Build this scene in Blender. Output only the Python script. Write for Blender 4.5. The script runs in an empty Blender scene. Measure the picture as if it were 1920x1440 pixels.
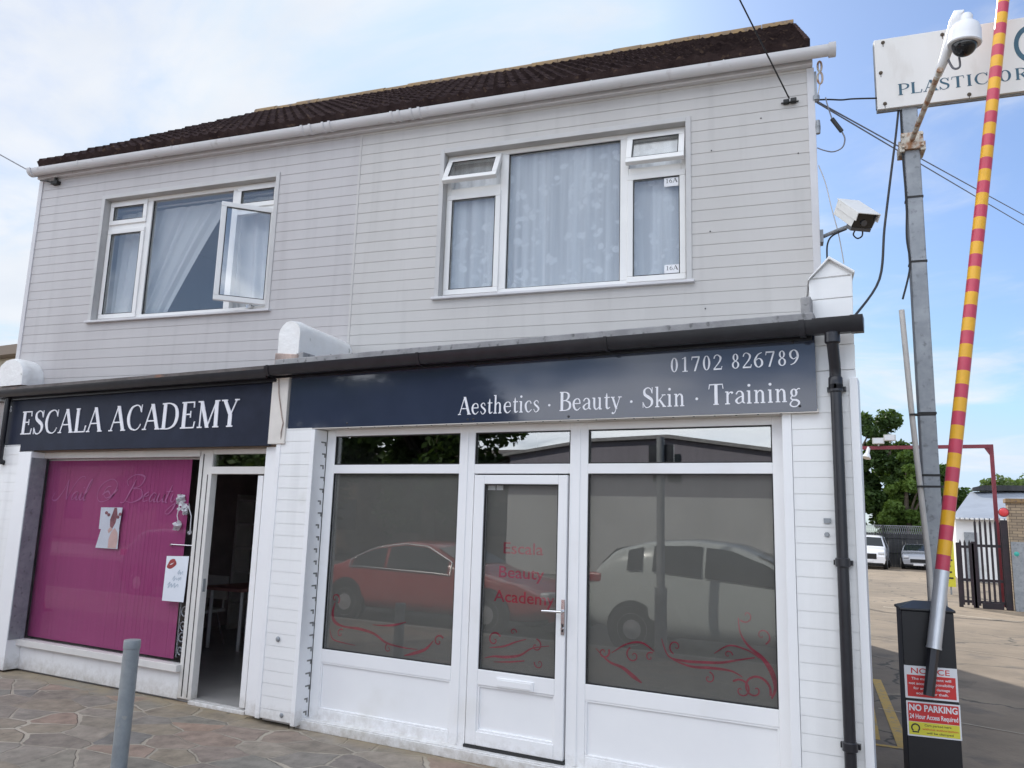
import bpy, bmesh, math, random
from mathutils import Vector, Matrix
R = math.radians
rnd = random.Random(7)
scene = bpy.context.scene
col = scene.collection

# ------------------------------------------------------------------ camera
cam_d = bpy.data.cameras.new("camera"); cam = bpy.data.objects.new("camera", cam_d); col.objects.link(cam)
PAN, TILT, ROLL = R(-27.908), R(9.646), R(1.728)
cp, sp = math.cos(PAN), math.sin(PAN)
f_ = Vector((sp*math.cos(TILT), cp*math.cos(TILT), math.sin(TILT)))
r_ = Vector((cp, -sp, 0)); u_ = r_.cross(f_)
r2 = r_*math.cos(ROLL)+u_*math.sin(ROLL); u2 = -r_*math.sin(ROLL)+u_*math.cos(ROLL)
m3 = Matrix((r2, u2, -f_)).transposed()
cam.matrix_world = Matrix.Translation((3.172, -5.417, 1.774)) @ m3.to_4x4()
cam_d.sensor_width = 36.0; cam_d.lens = 36*1476.6/1920; cam_d.clip_start = 0.05; cam_d.clip_end = 3000
scene.camera = cam
# ------------------------------------------------------------------ light
SUN_EL = R(38); SUN_AZ = math.atan2(-0.56, 0.83)          # azimuth from +Y towards +X
sun_dir = Vector((math.sin(SUN_AZ)*math.cos(SUN_EL), math.cos(SUN_AZ)*math.cos(SUN_EL), math.sin(SUN_EL)))
sd = bpy.data.lights.new("sun", 'SUN'); sd.energy = 2.0; sd.angle = R(1.2); sd.color = (1, .95, .87)
so = bpy.data.objects.new("sun", sd); col.objects.link(so)
so.rotation_euler = (-sun_dir).to_track_quat('-Z', 'Y').to_euler(); so.location = (-20, 30, 40)

W = bpy.data.worlds.new("World"); scene.world = W; W.use_nodes = True
nt = W.node_tree; nt.nodes.clear()
def nn(t, **k):
    n = nt.nodes.new(t)
    for a, b in k.items(): setattr(n, a, b)
    return n
sky = nn('ShaderNodeTexSky', sky_type='NISHITA', sun_disc=False, sun_elevation=SUN_EL, sun_rotation=SUN_AZ, air_density=1.0, dust_density=0.7, ozone_density=1.5)
tc = nn('ShaderNodeTexCoord'); sep = nn('ShaderNodeSeparateXYZ'); nt.links.new(tc.outputs['Generated'], sep.inputs[0])
def mth(op, a, b=None, c=None):
    n = nn('ShaderNodeMath', operation=op)
    for i, v in enumerate((a, b, c)):
        if v is None: continue
        if isinstance(v, (int, float)): n.inputs[i].default_value = v
        else: nt.links.new(v, n.inputs[i])
    return n.outputs[0]
zc = mth('MAXIMUM', sep.outputs[2], 0.0)
den = mth('ADD', zc, 0.22)
cx = mth('DIVIDE', sep.outputs[0], den); cy = mth('DIVIDE', sep.outputs[1], den)
cmb = nn('ShaderNodeCombineXYZ'); nt.links.new(cx, cmb.inputs[0]); nt.links.new(cy, cmb.inputs[1]); cmb.inputs[2].default_value = 3.7
mp = nn('ShaderNodeMapping'); nt.links.new(cmb.outputs[0], mp.inputs[0]); mp.inputs['Scale'].default_value = (0.75, 1.25, 1); mp.inputs['Rotation'].default_value = (0, 0, R(35))
mp.inputs['Location'].default_value = (0.6, 0.2, 0)
n1 = nn('ShaderNodeTexNoise'); nt.links.new(mp.outputs[0], n1.inputs['Vector']); n1.inputs['Scale'].default_value = 2.1; n1.inputs['Detail'].default_value = 9; n1.inputs['Roughness'].default_value = .58; n1.inputs['Distortion'].default_value = .5
# thicker cloud towards the sun side (-x), clearer to the right
bias = mth('MULTIPLY_ADD', sep.outputs[1], -0.20, mth('MULTIPLY_ADD', sep.outputs[0], -0.24, 0.10))
# an opening in the cloud at mid height over the street
gz = mth('DIVIDE', mth('SUBTRACT', sep.outputs[2], 0.36), 0.20)
hole = mth('MULTIPLY', mth('POWER', 2.718, mth('MULTIPLY', mth('MULTIPLY', gz, gz), -1.0)), mth('MAXIMUM', mth('MULTIPLY', sep.outputs[1], -1.0), 0.0))
dv = nn('ShaderNodeVectorMath', operation='DISTANCE'); nt.links.new(tc.outputs['Generated'], dv.inputs[0]); dv.inputs[1].default_value = (-.52,-.80,.30)
gap = mth('POWER', 2.718, mth('MULTIPLY', mth('MULTIPLY', dv.outputs['Value'], dv.outputs['Value']), -22.0))
dv2 = nn('ShaderNodeVectorMath', operation='DISTANCE'); nt.links.new(tc.outputs['Generated'], dv2.inputs[0]); dv2.inputs[1].default_value = (-.12,-.93,.35)
gap = mth('MAXIMUM', gap, mth('MULTIPLY', mth('POWER', 2.718, mth('MULTIPLY', mth('MULTIPLY', dv2.outputs['Value'], dv2.outputs['Value']), -22.0)), .8))
cov = mth('ADD', mth('MULTIPLY_ADD', gap, -0.45, n1.outputs['Fac']), mth('MULTIPLY_ADD', hole, -0.32, bias))
ramp = nn('ShaderNodeMapRange', interpolation_type='SMOOTHSTEP'); nt.links.new(cov, ramp.inputs['Value'])
ramp.inputs['From Min'].default_value = .38; ramp.inputs['From Max'].default_value = .70; ramp.inputs['To Min'].default_value = .10; ramp.inputs['To Max'].default_value = .97
n2 = nn('ShaderNodeTexNoise'); nt.links.new(mp.outputs[0], n2.inputs['Vector']); n2.inputs['Scale'].default_value = 3.2; n2.inputs['Detail'].default_value = 6
cl = nn('ShaderNodeMix', data_type='RGBA'); nt.links.new(n2.outputs['Fac'], cl.inputs[0])
CB = 7.4
cl.inputs[6].default_value = (CB*.72, CB*.80, CB*.93, 1); cl.inputs[7].default_value = (CB*1.10, CB*1.10, CB*1.10, 1)
mix = nn('ShaderNodeMix', data_type='RGBA'); nt.links.new(ramp.outputs[0], mix.inputs[0])
skm = nn('ShaderNodeMix', data_type='RGBA', blend_type='MULTIPLY'); skm.inputs[0].default_value = 1
nt.links.new(sky.outputs[0], skm.inputs[6]); skm.inputs[7].default_value = (.40, .50, .63, 1)
ym = nn('ShaderNodeMapRange', interpolation_type='SMOOTHSTEP'); nt.links.new(sep.outputs[1], ym.inputs['Value'])
ym.inputs['From Min'].default_value = -.2; ym.inputs['From Max'].default_value = .4; ym.inputs['To Min'].default_value = 1.10; ym.inputs['To Max'].default_value = .55
ybr = ym.outputs[0]  # unseen cloud over the street brightened to lift the light on the facade
clm = nn('ShaderNodeVectorMath', operation='SCALE'); nt.links.new(cl.outputs[2], clm.inputs[0]); nt.links.new(mth('MULTIPLY_ADD', mth('MAXIMUM', mth('MULTIPLY', sep.outputs[1], -1.0), 0.0), .66, ybr), clm.inputs['Scale'])
lim = nn('ShaderNodeVectorMath', operation='MINIMUM'); nt.links.new(skm.outputs[2], lim.inputs[0]); lim.inputs[1].default_value = (2.7, 3.5, 4.4)
nt.links.new(lim.outputs[0], mix.inputs[6]); nt.links.new(clm.outputs[0], mix.inputs[7])
bg = nn('ShaderNodeBackground'); bg.inputs['Strength'].default_value = 0.1
nt.links.new(mix.outputs[2], bg.inputs['Color'])
wo = nn('ShaderNodeOutputWorld'); nt.links.new(bg.outputs[0], wo.inputs[0])
scene.view_settings.view_transform = 'Standard'; scene.view_settings.look = 'None'
scene.view_settings.exposure = 1.24; scene.view_settings.gamma = 1
scene.view_settings.use_curve_mapping = False
scene.cycles.max_bounces = 10; scene.cycles.transparent_max_bounces = 16; scene.cycles.caustics_reflective = False; scene.cycles.caustics_refractive = False

# ------------------------------------------------------------------ helpers
A_ = math.atan(0.1516); CA, SA = math.cos(A_), math.sin(A_)
def U(s, d, z):      # frame of the upper storey: along the wall, into the building, up
    return Vector((s*CA-d*SA, 1+s*SA+d*CA, z))
def I(x, y, z): return Vector((x, y, z))

class MB:
    def __init__(s, T=I): s.v = []; s.f = []; s.m = []; s.T = T; s.mi = 0; s.cuts = []
    def cut(s): s.cuts.append((len(s.v), len(s.f))); return s     # what follows becomes a part of its own
    def add(s, vs, fs):
        o = len(s.v); s.v += [s.T(*p) for p in vs]
        for f in fs: s.f.append([o+i for i in f]); s.m.append(s.mi)
        return s
    def box(s, x0, x1, y0, y1, z0, z1):
        return s.add([(x0,y0,z0),(x1,y0,z0),(x1,y1,z0),(x0,y1,z0),(x0,y0,z1),(x1,y0,z1),(x1,y1,z1),(x0,y1,z1)],
              [(0,3,2,1),(4,5,6,7),(0,1,5,4),(1,2,6,5),(2,3,7,6),(3,0,4,7)])
    def quad(s, a, b, c, d): return s.add([a,b,c,d], [(0,1,2,3)])
    def prism(s, poly, y0, y1):   # polygon in xz, extruded along y (front y0)
        n = len(poly)
        a = sum(poly[i][0]*poly[(i+1)%n][1]-poly[(i+1)%n][0]*poly[i][1] for i in range(n))
        if a < 0: poly = poly[::-1]
        vs = [(x,y0,z) for x,z in poly]+[(x,y1,z) for x,z in poly]
        return s.add(vs, [tuple(range(n)), tuple(range(2*n-1, n-1, -1))]+[((i+1)%n, i, n+i, n+(i+1)%n) for i in range(n)])
    def prismz(s, poly, z0, z1):
        n = len(poly)
        a = sum(poly[i][0]*poly[(i+1)%n][1]-poly[(i+1)%n][0]*poly[i][1] for i in range(n))
        if a < 0: poly = poly[::-1]
        vs = [(x,y,z0) for x,y in poly]+[(x,y,z1) for x,y in poly]
        return s.add(vs, [tuple(range(n-1,-1,-1)), tuple(range(n,2*n))]+[(i,(i+1)%n,n+(i+1)%n,n+i) for i in range(n)])
    def prismx(s, poly, x0, x1):  # polygon in yz
        n = len(poly)
        vs = [(x0,y,z) for y,z in poly]+[(x1,y,z) for y,z in poly]
        return s.add(vs, [tuple(range(n-1,-1,-1)), tuple(range(n,2*n))]+[(i,(i+1)%n,n+(i+1)%n,n+i) for i in range(n)])
    def ring(s, x0, x1, z0, z1, w, y0, y1, wb=None, wt=None):   # rectangular frame
        wb = w if wb is None else wb; wt = w if wt is None else wt
        s.box(x0,x1,y0,y1,z0,z0+wb); s.box(x0,x1,y0,y1,z1-wt,z1)
        s.box(x0,x0+w,y0,y1,z0+wb,z1-wt); s.box(x1-w,x1,y0,y1,z0+wb,z1-wt); return s
    def tube(s, pts, r, n=10, cap=True, r1=None):
        P = [Vector(s.T(*p)) for p in pts]; T0 = s.T; s.T = I
        rs = [r+(r1-r)*i/(len(P)-1) if r1 is not None else (r[i] if isinstance(r,(list,tuple)) else r) for i in range(len(P))]
        o = len(s.v); up = None
        for i, p in enumerate(P):
            t = (P[min(i+1,len(P)-1)]-P[max(i-1,0)]).normalized()
            if up is None: up = Vector((0,0,1)) if abs(t.z) < .9 else Vector((0,1,0))
            a = t.cross(up).normalized(); b = a.cross(t).normalized(); up = b
            for k in range(n):
                q = 2*math.pi*k/n
                s.v.append(p+(a*math.cos(q)+b*math.sin(q))*rs[i])
        for i in range(len(P)-1):
            for k in range(n):
                s.f.append([o+i*n+k, o+i*n+(k+1)%n, o+(i+1)*n+(k+1)%n, o+(i+1)*n+k]); s.m.append(s.mi)
        if cap:
            s.f.append([o+k for k in range(n)][::-1]); s.m.append(s.mi)
            s.f.append([o+(len(P)-1)*n+k for k in range(n)]); s.m.append(s.mi)
        s.T = T0; return s
    def lathe(s, prof, c, ax=(0,0,1), n=20):    # prof (r,h) along axis from c
        c = Vector(s.T(*c)); ax = Vector(ax).normalized()
        a = ax.orthogonal().normalized(); b = ax.cross(a)
        o = len(s.v)
        for r, h in prof:
            for k in range(n):
                q = 2*math.pi*k/n; s.v.append(c+ax*h+(a*math.cos(q)+b*math.sin(q))*max(r,1e-4))
        for i in range(len(prof)-1):
            for k in range(n):
                s.f.append([o+i*n+k, o+i*n+(k+1)%n, o+(i+1)*n+(k+1)%n, o+(i+1)*n+k]); s.m.append(s.mi)
        s.f.append([o+k for k in range(n)][::-1]); s.m.append(s.mi)
        s.f.append([o+(len(prof)-1)*n+k for k in range(n)]); s.m.append(s.mi)
        return s

def wloc(o):
    p = Vector((0,0,0))
    while o: p += o.location; o = o.parent
    return p
def obj(name, mb, mat, parent=None, loc=None, smooth=None, bevel=0, label=None):
    if mb.cuts:
        marks = [(0,0)]+mb.cuts+[(len(mb.v),len(mb.f))]; out = []
        for (v0,f0),(v1,f1) in zip(marks, marks[1:]):
            if f1 == f0: continue
            q = MB(mb.T); q.v = mb.v[v0:v1]; q.f = [[i-v0 for i in f] for f in mb.f[f0:f1]]; q.m = mb.m[f0:f1]
            out.append(obj(name, q, mat, parent, loc, smooth, bevel, label))
        return out[0]
    me = bpy.data.meshes.new(name)
    o = bpy.data.objects.new(name, me); col.objects.link(o)
    if parent: o.parent = parent
    if loc is not None: o.location = Vector(loc) - (wloc(parent) if parent else Vector((0,0,0)))
    elif parent is None:
        zs = min(v.z for v in mb.v); o.location = (sum(v.x for v in mb.v)/len(mb.v), sum(v.y for v in mb.v)/len(mb.v), zs)
    org = wloc(o)
    me.from_pydata([v-org for v in mb.v], [], mb.f); me.validate()
    for m in (mat if isinstance(mat,(list,tuple)) else [mat]): me.materials.append(m)
    if len(mb.m) == len(me.polygons): me.polygons.foreach_set('material_index', mb.m)
    if smooth is not None:
        me.polygons.foreach_set('use_smooth', [True]*len(me.polygons))
        me.set_sharp_from_angle(angle=R(smooth))
    if bevel:
        b = o.modifiers.new('bevel','BEVEL'); b.width = bevel; b.segments = 2; b.limit_method = 'ANGLE'; b.angle_limit = R(40)
    if label: o['label'] = label
    return o
def tag(o, label, cat, group=None, kind=None):
    if label: o['label'] = label
    if cat: o['category'] = cat
    if group: o['group'] = group
    if kind: o['kind'] = kind
    return o
def thing(name, loc, label, cat, group=None):
    o = bpy.data.objects.new(name, None); col.objects.link(o); o.location = loc; o.empty_display_size = .2
    return tag(o, label, cat, group)

# ------------------------------------------------------------------ materials
def mat(name, c, rough=.5, var=.0, scale=6, stretch=(1,1,1), bump=0, bscale=None, metal=0, c2=None, c3=None, detail=6, lo=.35, hi=.65, c3scale=None, c3lo=.58, c3hi=.7, spec=.5, coat=0):
    m = bpy.data.materials.new(name); m.use_nodes = True; t = m.node_tree; N = t.nodes; L = t.links
    p = N['Principled BSDF']; p.inputs['Roughness'].default_value = rough; p.inputs['Metallic'].default_value = metal
    p.inputs['Specular IOR Level'].default_value = spec; p.inputs['Coat Weight'].default_value = coat
    c = tuple(c)+(1,)
    if var == 0 and c2 is None and not bump:
        p.inputs['Base Color'].default_value = c; return m
    tcn = N.new('ShaderNodeTexCoord'); mpn = N.new('ShaderNodeMapping'); mpn.inputs['Scale'].default_value = stretch
    L.new(tcn.outputs['Object'], mpn.inputs[0])
    no = N.new('ShaderNodeTexNoise'); no.inputs['Scale'].default_value = scale; no.inputs['Detail'].default_value = detail; no.inputs['Roughness'].default_value = .6
    L.new(mpn.outputs[0], no.inputs['Vector'])
    mr = N.new('ShaderNodeMapRange'); mr.inputs['From Min'].default_value = lo; mr.inputs['From Max'].default_value = hi
    L.new(no.outputs['Fac'], mr.inputs['Value'])
    mx = N.new('ShaderNodeMix'); mx.data_type = 'RGBA'; L.new(mr.outputs[0], mx.inputs[0])
    if c2 is None:
        mx.inputs[6].default_value = tuple(x*(1-var) for x in c[:3])+(1,); mx.inputs[7].default_value = tuple(min(1,x*(1+var)) for x in c[:3])+(1,)
    else:
        mx.inputs[6].default_value = c; mx.inputs[7].default_value = tuple(c2)+(1,)
    out = mx.outputs[2]
    if c3 is not None:
        n3 = N.new('ShaderNodeTexNoise'); n3.inputs['Scale'].default_value = c3scale or scale*3; n3.inputs['Detail'].default_value = 8
        L.new(mpn.outputs[0], n3.inputs['Vector'])
        m3r = N.new('ShaderNodeMapRange'); m3r.inputs['From Min'].default_value = c3lo; m3r.inputs['From Max'].default_value = c3hi
        L.new(n3.outputs['Fac'], m3r.inputs['Value'])
        mx3 = N.new('ShaderNodeMix'); mx3.data_type = 'RGBA'; L.new(m3r.outputs[0], mx3.inputs[0]); L.new(out, mx3.inputs[6]); mx3.inputs[7].default_value = tuple(c3)+(1,)
        out = mx3.outputs[2]
    L.new(out, p.inputs['Base Color'])
    if bump:
        nb = N.new('ShaderNodeTexNoise'); nb.inputs['Scale'].default_value = bscale or scale*4; nb.inputs['Detail'].default_value = 5
        L.new(tcn.outputs['Object'], nb.inputs['Vector'])
        bn = N.new('ShaderNodeBump'); bn.inputs['Strength'].default_value = bump; bn.inputs['Distance'].default_value = .02
        L.new(nb.outputs['Fac'], bn.inputs['Height']); L.new(bn.outputs[0], p.inputs['Normal'])
    return m
def board_tone(m, pitch, phase, amt=.03):
    t = m.node_tree; N = t.nodes; L = t.links; p = N['Principled BSDF']; src = p.inputs['Base Color'].links[0].from_socket
    g = N.new('ShaderNodeNewGeometry'); sx = N.new('ShaderNodeSeparateXYZ'); L.new(g.outputs['Position'], sx.inputs[0])
    a = N.new('ShaderNodeMath'); a.operation = 'SUBTRACT'; L.new(sx.outputs[2], a.inputs[0]); a.inputs[1].default_value = phase
    b = N.new('ShaderNodeMath'); b.operation = 'DIVIDE'; L.new(a.outputs[0], b.inputs[0]); b.inputs[1].default_value = pitch
    f = N.new('ShaderNodeMath'); f.operation = 'FLOOR'; L.new(b.outputs[0], f.inputs[0])
    xo = N.new('ShaderNodeMath'); xo.operation = 'MULTIPLY_ADD'; L.new(f.outputs[0], xo.inputs[0]); xo.inputs[1].default_value = 1.37; L.new(sx.outputs[0], xo.inputs[2])
    x3 = N.new('ShaderNodeMath'); x3.operation = 'DIVIDE'; L.new(xo.outputs[0], x3.inputs[0]); x3.inputs[1].default_value = 3.1
    x4 = N.new('ShaderNodeMath'); x4.operation = 'FLOOR'; L.new(x3.outputs[0], x4.inputs[0])
    c = N.new('ShaderNodeCombineXYZ'); L.new(f.outputs[0], c.inputs[0]); L.new(x4.outputs[0], c.inputs[1])
    w = N.new('ShaderNodeTexWhiteNoise'); L.new(c.outputs[0], w.inputs['Vector'])
    r = N.new('ShaderNodeMapRange'); r.inputs['To Min'].default_value = 1-amt; r.inputs['To Max'].default_value = 1; L.new(w.outputs['Value'], r.inputs['Value'])
    # rain streaks below openings and joints, broken up by noise
    mp = N.new('ShaderNodeMapping'); mp.inputs['Scale'].default_value = (9,9,.55); L.new(g.outputs['Position'], mp.inputs[0])
    no = N.new('ShaderNodeTexNoise'); no.inputs['Scale'].default_value = 1; no.inputs['Detail'].default_value = 7; L.new(mp.outputs[0], no.inputs['Vector'])
    q = N.new('ShaderNodeMapRange'); q.inputs['From Min'].default_value = .52; q.inputs['From Max'].default_value = .78; q.inputs['To Min'].default_value = 1; q.inputs['To Max'].default_value = .90; L.new(no.outputs['Fac'], q.inputs['Value'])
    ml = N.new('ShaderNodeMath'); ml.operation = 'MULTIPLY'; L.new(r.outputs[0], ml.inputs[0]); L.new(q.outputs[0], ml.inputs[1])
    v = N.new('ShaderNodeVectorMath'); v.operation = 'SCALE'; L.new(src, v.inputs[0]); L.new(ml.outputs[0], v.inputs['Scale']); L.new(v.outputs[0], p.inputs['Base Color'])
def glass(name, tint=(.93,.95,.95), k=1.9, base=.042):
    m = bpy.data.materials.new(name); m.use_nodes = True; t = m.node_tree; N = t.nodes; L = t.links; N.clear()
    g = N.new('ShaderNodeNewGeometry'); dt = N.new('ShaderNodeVectorMath'); dt.operation = 'DOT_PRODUCT'
    L.new(g.outputs['Normal'], dt.inputs[0]); L.new(g.outputs['Incoming'], dt.inputs[1])
    def M(op, a, b):
        n = N.new('ShaderNodeMath'); n.operation = op; n.use_clamp = True
        for i, v in enumerate((a,b)):
            if isinstance(v,(int,float)): n.inputs[i].default_value = v
            else: L.new(v, n.inputs[i])
        return n.outputs[0]
    ab = N.new('ShaderNodeMath'); ab.operation = 'ABSOLUTE'; L.new(dt.outputs['Value'], ab.inputs[0])
    om = M('SUBTRACT', 1.0, ab.outputs[0]); p5 = M('POWER', om, 5.0)
    F = M('ADD', M('MULTIPLY', p5, .95), base); F = M('MULTIPLY', F, k)
    tr = N.new('ShaderNodeBsdfTransparent'); tr.inputs[0].default_value = tuple(tint)+(1,)
    gl = N.new('ShaderNodeBsdfGlossy'); gl.inputs['Roughness'].default_value = 0.0
    mx = N.new('ShaderNodeMixShader'); L.new(F, mx.inputs[0]); L.new(tr.outputs[0], mx.inputs[1]); L.new(gl.outputs[0], mx.inputs[2])
    o = N.new('ShaderNodeOutputMaterial'); L.new(mx.outputs[0], o.inputs[0]); return m

M = {}
M['upvc'] = mat('white_upvc', (.86,.86,.87), .32, c2=(.89,.89,.895), scale=2, c3=(.78,.77,.74), c3scale=1.7, c3lo=.60, c3hi=.85, bump=.02, bscale=40)
M['upvc_old'] = mat('aged_upvc', (.72,.70,.67), .38, .05, 4)
M['clad_grey'] = mat('grey_cladding', (.525,.505,.482), .42, c2=(.565,.543,.52), scale=1.3, stretch=(1,1,.25), c3=(.46,.44,.42), c3scale=2.2, c3lo=.58, c3hi=.85)
M['clad_lilac'] = mat('lilac_cladding', (.500,.478,.474), .42, c2=(.535,.513,.508), scale=1.3, stretch=(1,1,.25), c3=(.445,.42,.42), c3scale=2.2, c3lo=.58, c3hi=.85)
M['clad_white'] = mat('white_cladding', (.84,.84,.835), .38, c2=(.88,.88,.875), scale=2, c3=(.62,.62,.58), c3scale=3, c3lo=.66, c3hi=.95)
board_tone(M['clad_grey'], .1084, 3.872); board_tone(M['clad_lilac'], .1084, 3.872); board_tone(M['clad_white'], .1025, .024, .03)
M['trim'] = mat('grey_trim', (.62,.61,.62), .4, .04, 4)
M['reveal_grey'] = mat('grey_reveal_trim', (.53,.52,.51), .45, .05, 4)
M['cream'] = mat('cream_soffit', (.70,.66,.61), .5, .06, 6)
M['gutter_white'] = mat('white_gutter', (.66,.65,.65), .35, c2=(.70,.69,.70), scale=3, c3=(.45,.42,.40), c3scale=9, c3lo=.62, c3hi=.8)
M['black_pvc'] = mat('black_plastic', (.018,.018,.023), .32, .2, 8)
M['tile'] = mat('roof_tile', (.036,.025,.025), .95, c2=(.068,.048,.046), scale=7, c3=(.14,.095,.07), c3scale=16, c3lo=.60, c3hi=.74, bump=.4, bscale=60, spec=0)
M['ridge'] = mat('ridge_tile', (.20,.14,.09), .8, c2=(.30,.19,.08), scale=5, c3=(.12,.09,.08), c3scale=12)
M['felt'] = mat('grey_felt', (.24,.235,.24), .8, c2=(.34,.335,.335), scale=7, c3=(.13,.13,.13), c3scale=18, bump=.2)
M['felt_brown'] = mat('brown_felt', (.10,.085,.08), .8, c2=(.17,.15,.14), scale=6, c3=(.25,.14,.10), c3scale=5, bump=.2)
M['cement'] = mat('painted_coping', (.86,.86,.85), .6, c2=(.80,.79,.77), scale=5, c3=(.14,.15,.11), c3scale=10, c3lo=.69, c3hi=.75, bump=.35, bscale=20)
M['sign_left'] = mat('navy_sign', (.020,.025,.044), .5, .15, 4, spec=.12)
M['sign_right'] = mat('glossy_sign', (.036,.046,.078), .07, .06, 3, coat=.42)
M['letter'] = mat('white_lettering', (.82,.82,.86), .45)
M['sash'] = mat('white_window_frame', (.80,.79,.77), .32, .03, 3)
M['rubber'] = mat('black_gasket', (.02,.02,.02), .6)
M['glass_up'] = glass('upstairs_glass', (.98,.99,.99), k=3.4)
M['glass_shop'] = glass('shop_glass', (.92,.92,.91), k=1.45)
M['glass_top'] = glass('transom_glass', (.80,.82,.80), k=5.5)
M['glass_left'] = glass('old_shop_glass', (.94,.94,.95), k=.62)
M['film'] = mat('frosted_film', (.178,.175,.166), .7, .05, 2)
M['decal'] = mat('red_vinyl', (.31,.042,.072), .6, .25, 9)
M['brick_dark'] = mat('dark_brick', (.20,.15,.12), .85, .25, 3)
M['board_grey'] = mat('grey_board_end', (.20,.20,.19), .8)  # one plain grey for the small marks along the pilaster return
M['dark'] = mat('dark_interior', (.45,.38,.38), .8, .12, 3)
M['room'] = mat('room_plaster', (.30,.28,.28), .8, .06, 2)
M['room_white'] = mat('white_plaster', (.78,.78,.77), .8, .04, 2)
M['floor_in'] = mat('shop_floor', (.38,.37,.36), .28, .1, 3)
M['chrome'] = mat('chrome', (.75,.75,.76), .18, metal=1)
M['galv'] = mat('galvanised_steel', (.26,.28,.30), .5, c2=(.35,.37,.39), scale=9, metal=.35, c3=(.20,.21,.22), c3scale=20)
M['grey_paint'] = mat('grey_painted_steel', (.23,.255,.27), .42, c2=(.31,.335,.345), scale=9, c3=(.35,.35,.33), c3scale=16, c3lo=.62, c3hi=.70)
M['conduit'] = mat('pale_conduit', (.55,.52,.48), .45, .08, 6)
M['rusty'] = mat('rusty_steel', (.62,.58,.50), .6, c2=(.35,.17,.08), scale=14, lo=.45, hi=.6)
M['cctv'] = mat('cream_enamel', (.74,.73,.69), .4, c2=(.80,.79,.76), scale=6, c3=(.42,.38,.30), c3scale=11, c3lo=.66, c3hi=.8)
M['white_gloss'] = mat('white_housing', (.84,.84,.85), .25, .03, 4)
M['black_gloss'] = mat('black_dome', (.012,.012,.014), .05)
M['cable'] = mat('black_cable', (.02,.02,.022), .6)
M['cable_grey'] = mat('grey_cable', (.18,.18,.20), .6)
M['board_white'] = mat('sign_board_white', (.74,.72,.68), .45, c2=(.80,.78,.75), scale=2.5, stretch=(1,1,.3), c3=(.55,.50,.44), c3scale=4, c3lo=.62, c3hi=.85)
M['teal'] = mat('teal_lettering', (.03,.10,.15), .5, .15, 8)
M['arm_red'] = mat('red_reflective', (.55,.055,.10), .35, .06, 12)
M['arm_yel'] = mat('yellow_reflective', (.80,.42,.02), .35, .06, 12)
M['alu'] = mat('aluminium', (.62,.63,.65), .35, .05, 10, metal=.6)
M['cab'] = mat('black_cabinet', (.010,.010,.013), .42, .15, 5)
M['sgn_red'] = mat('sign_red', (.62,.035,.035), .45, .05, 8)
M['sgn_yel'] = mat('sign_yellow', (.72,.66,.06), .45, .05, 8)
M['sgn_white'] = mat('sign_white', (.80,.80,.82), .4)
M['ink'] = mat('black_ink', (.03,.03,.03), .6)
M['pink'] = mat('pink_blind', (.37,.050,.182), .75, .05, 2, stretch=(14,1,.4))
M['pink_l'] = mat('pale_pink_vinyl', (.50,.145,.33), .6)
M['paper'] = mat('paper', (.74,.78,.84), .6, .03, 6)
M['skin'] = mat('print_skin', (.75,.50,.45), .6, .06, 9)
M['rose'] = mat('print_rose', (.28,.10,.12), .6, .3, 14)
M['lips'] = mat('print_lips', (.30,.04,.04), .6, .2, 30)
M['ink_blue'] = mat('ink_grey_blue', (.38,.48,.56), .6)
M['conc'] = mat('yard_concrete', (.200,.155,.108), .85, c2=(.255,.200,.143), scale=.5, c3=(.145,.117,.09), c3scale=2.2, c3lo=.55, c3hi=.75, bump=.3, bscale=30)
M['road'] = mat('asphalt', (.06,.06,.062), .85, .25, 4, bump=.4, bscale=60)
M['earth'] = mat('ground_earth', (.16,.14,.11), .9, .3, .3)
M['yellow_line'] = mat('yellow_road_paint', (.58,.36,.07), .7, c2=(.50,.32,.08), scale=10, c3=(.32,.26,.17), c3scale=14, c3lo=.56, c3hi=.66)
M['white_line'] = mat('pale_joint', (.42,.36,.28), .8, .1, 4)
M['kerb'] = mat('kerb_stone', (.33,.32,.30), .8, .1, 5)
M['fence'] = mat('dark_fence', (.020,.021,.023), .7, c2=(.045,.045,.048), scale=2, stretch=(4,4,.3))
M['mesh_grey'] = mat('grey_mesh', (.25,.25,.26), .6)
M['gate'] = mat('black_gate_paint', (.010,.009,.013), .45, c2=(.028,.014,.022), scale=4)
M['maroon'] = mat('maroon_paint', (.20,.03,.045), .5, .15, 4)
M['white_wall'] = mat('whitewashed_wall', (.78,.78,.78), .7, c2=(.84,.84,.83), scale=.8, c3=(.60,.58,.54), c3scale=1.5, c3lo=.62, c3hi=.85)
M['slate'] = mat('grey_sheet_roof', (.26,.29,.34), .5, .08, 1.5)
M['car_red'] = mat('red_car_paint', (.55,.040,.038), .22, coat=.8)
M['car_mint'] = mat('pearl_car_paint', (.80,.86,.82), .25, coat=.8)
M['car_white'] = mat('white_car_paint', (.80,.80,.82), .25, coat=.8)
M['car_grey'] = mat('silver_grey_car_paint', (.36,.37,.40), .25, coat=.8)
M['car_dark'] = mat('charcoal_car_paint', (.05,.055,.065), .2, coat=.8)
M['car_glass'] = mat('car_glass', (.02,.025,.028), .04)
M['tyre'] = mat('tyre', (.018,.018,.018), .8)
M['lamp_red'] = mat('tail_lamp', (.55,.03,.03), .15)
M['lamp_clear'] = mat('head_lamp', (.70,.72,.75), .1)
M['bark'] = mat('bark', (.09,.07,.05), .9, .3, 6)
M['shed'] = mat('dark_shed_wall', (.23,.215,.25), .7, .1, 1.2, stretch=(6,6,.2))
M['shed_grey'] = mat('shed_render', (.74,.74,.72), .8, .08, .8)
M['nblock'] = mat('neighbour_render', (.62,.56,.44), .8, .06, 1)
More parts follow.
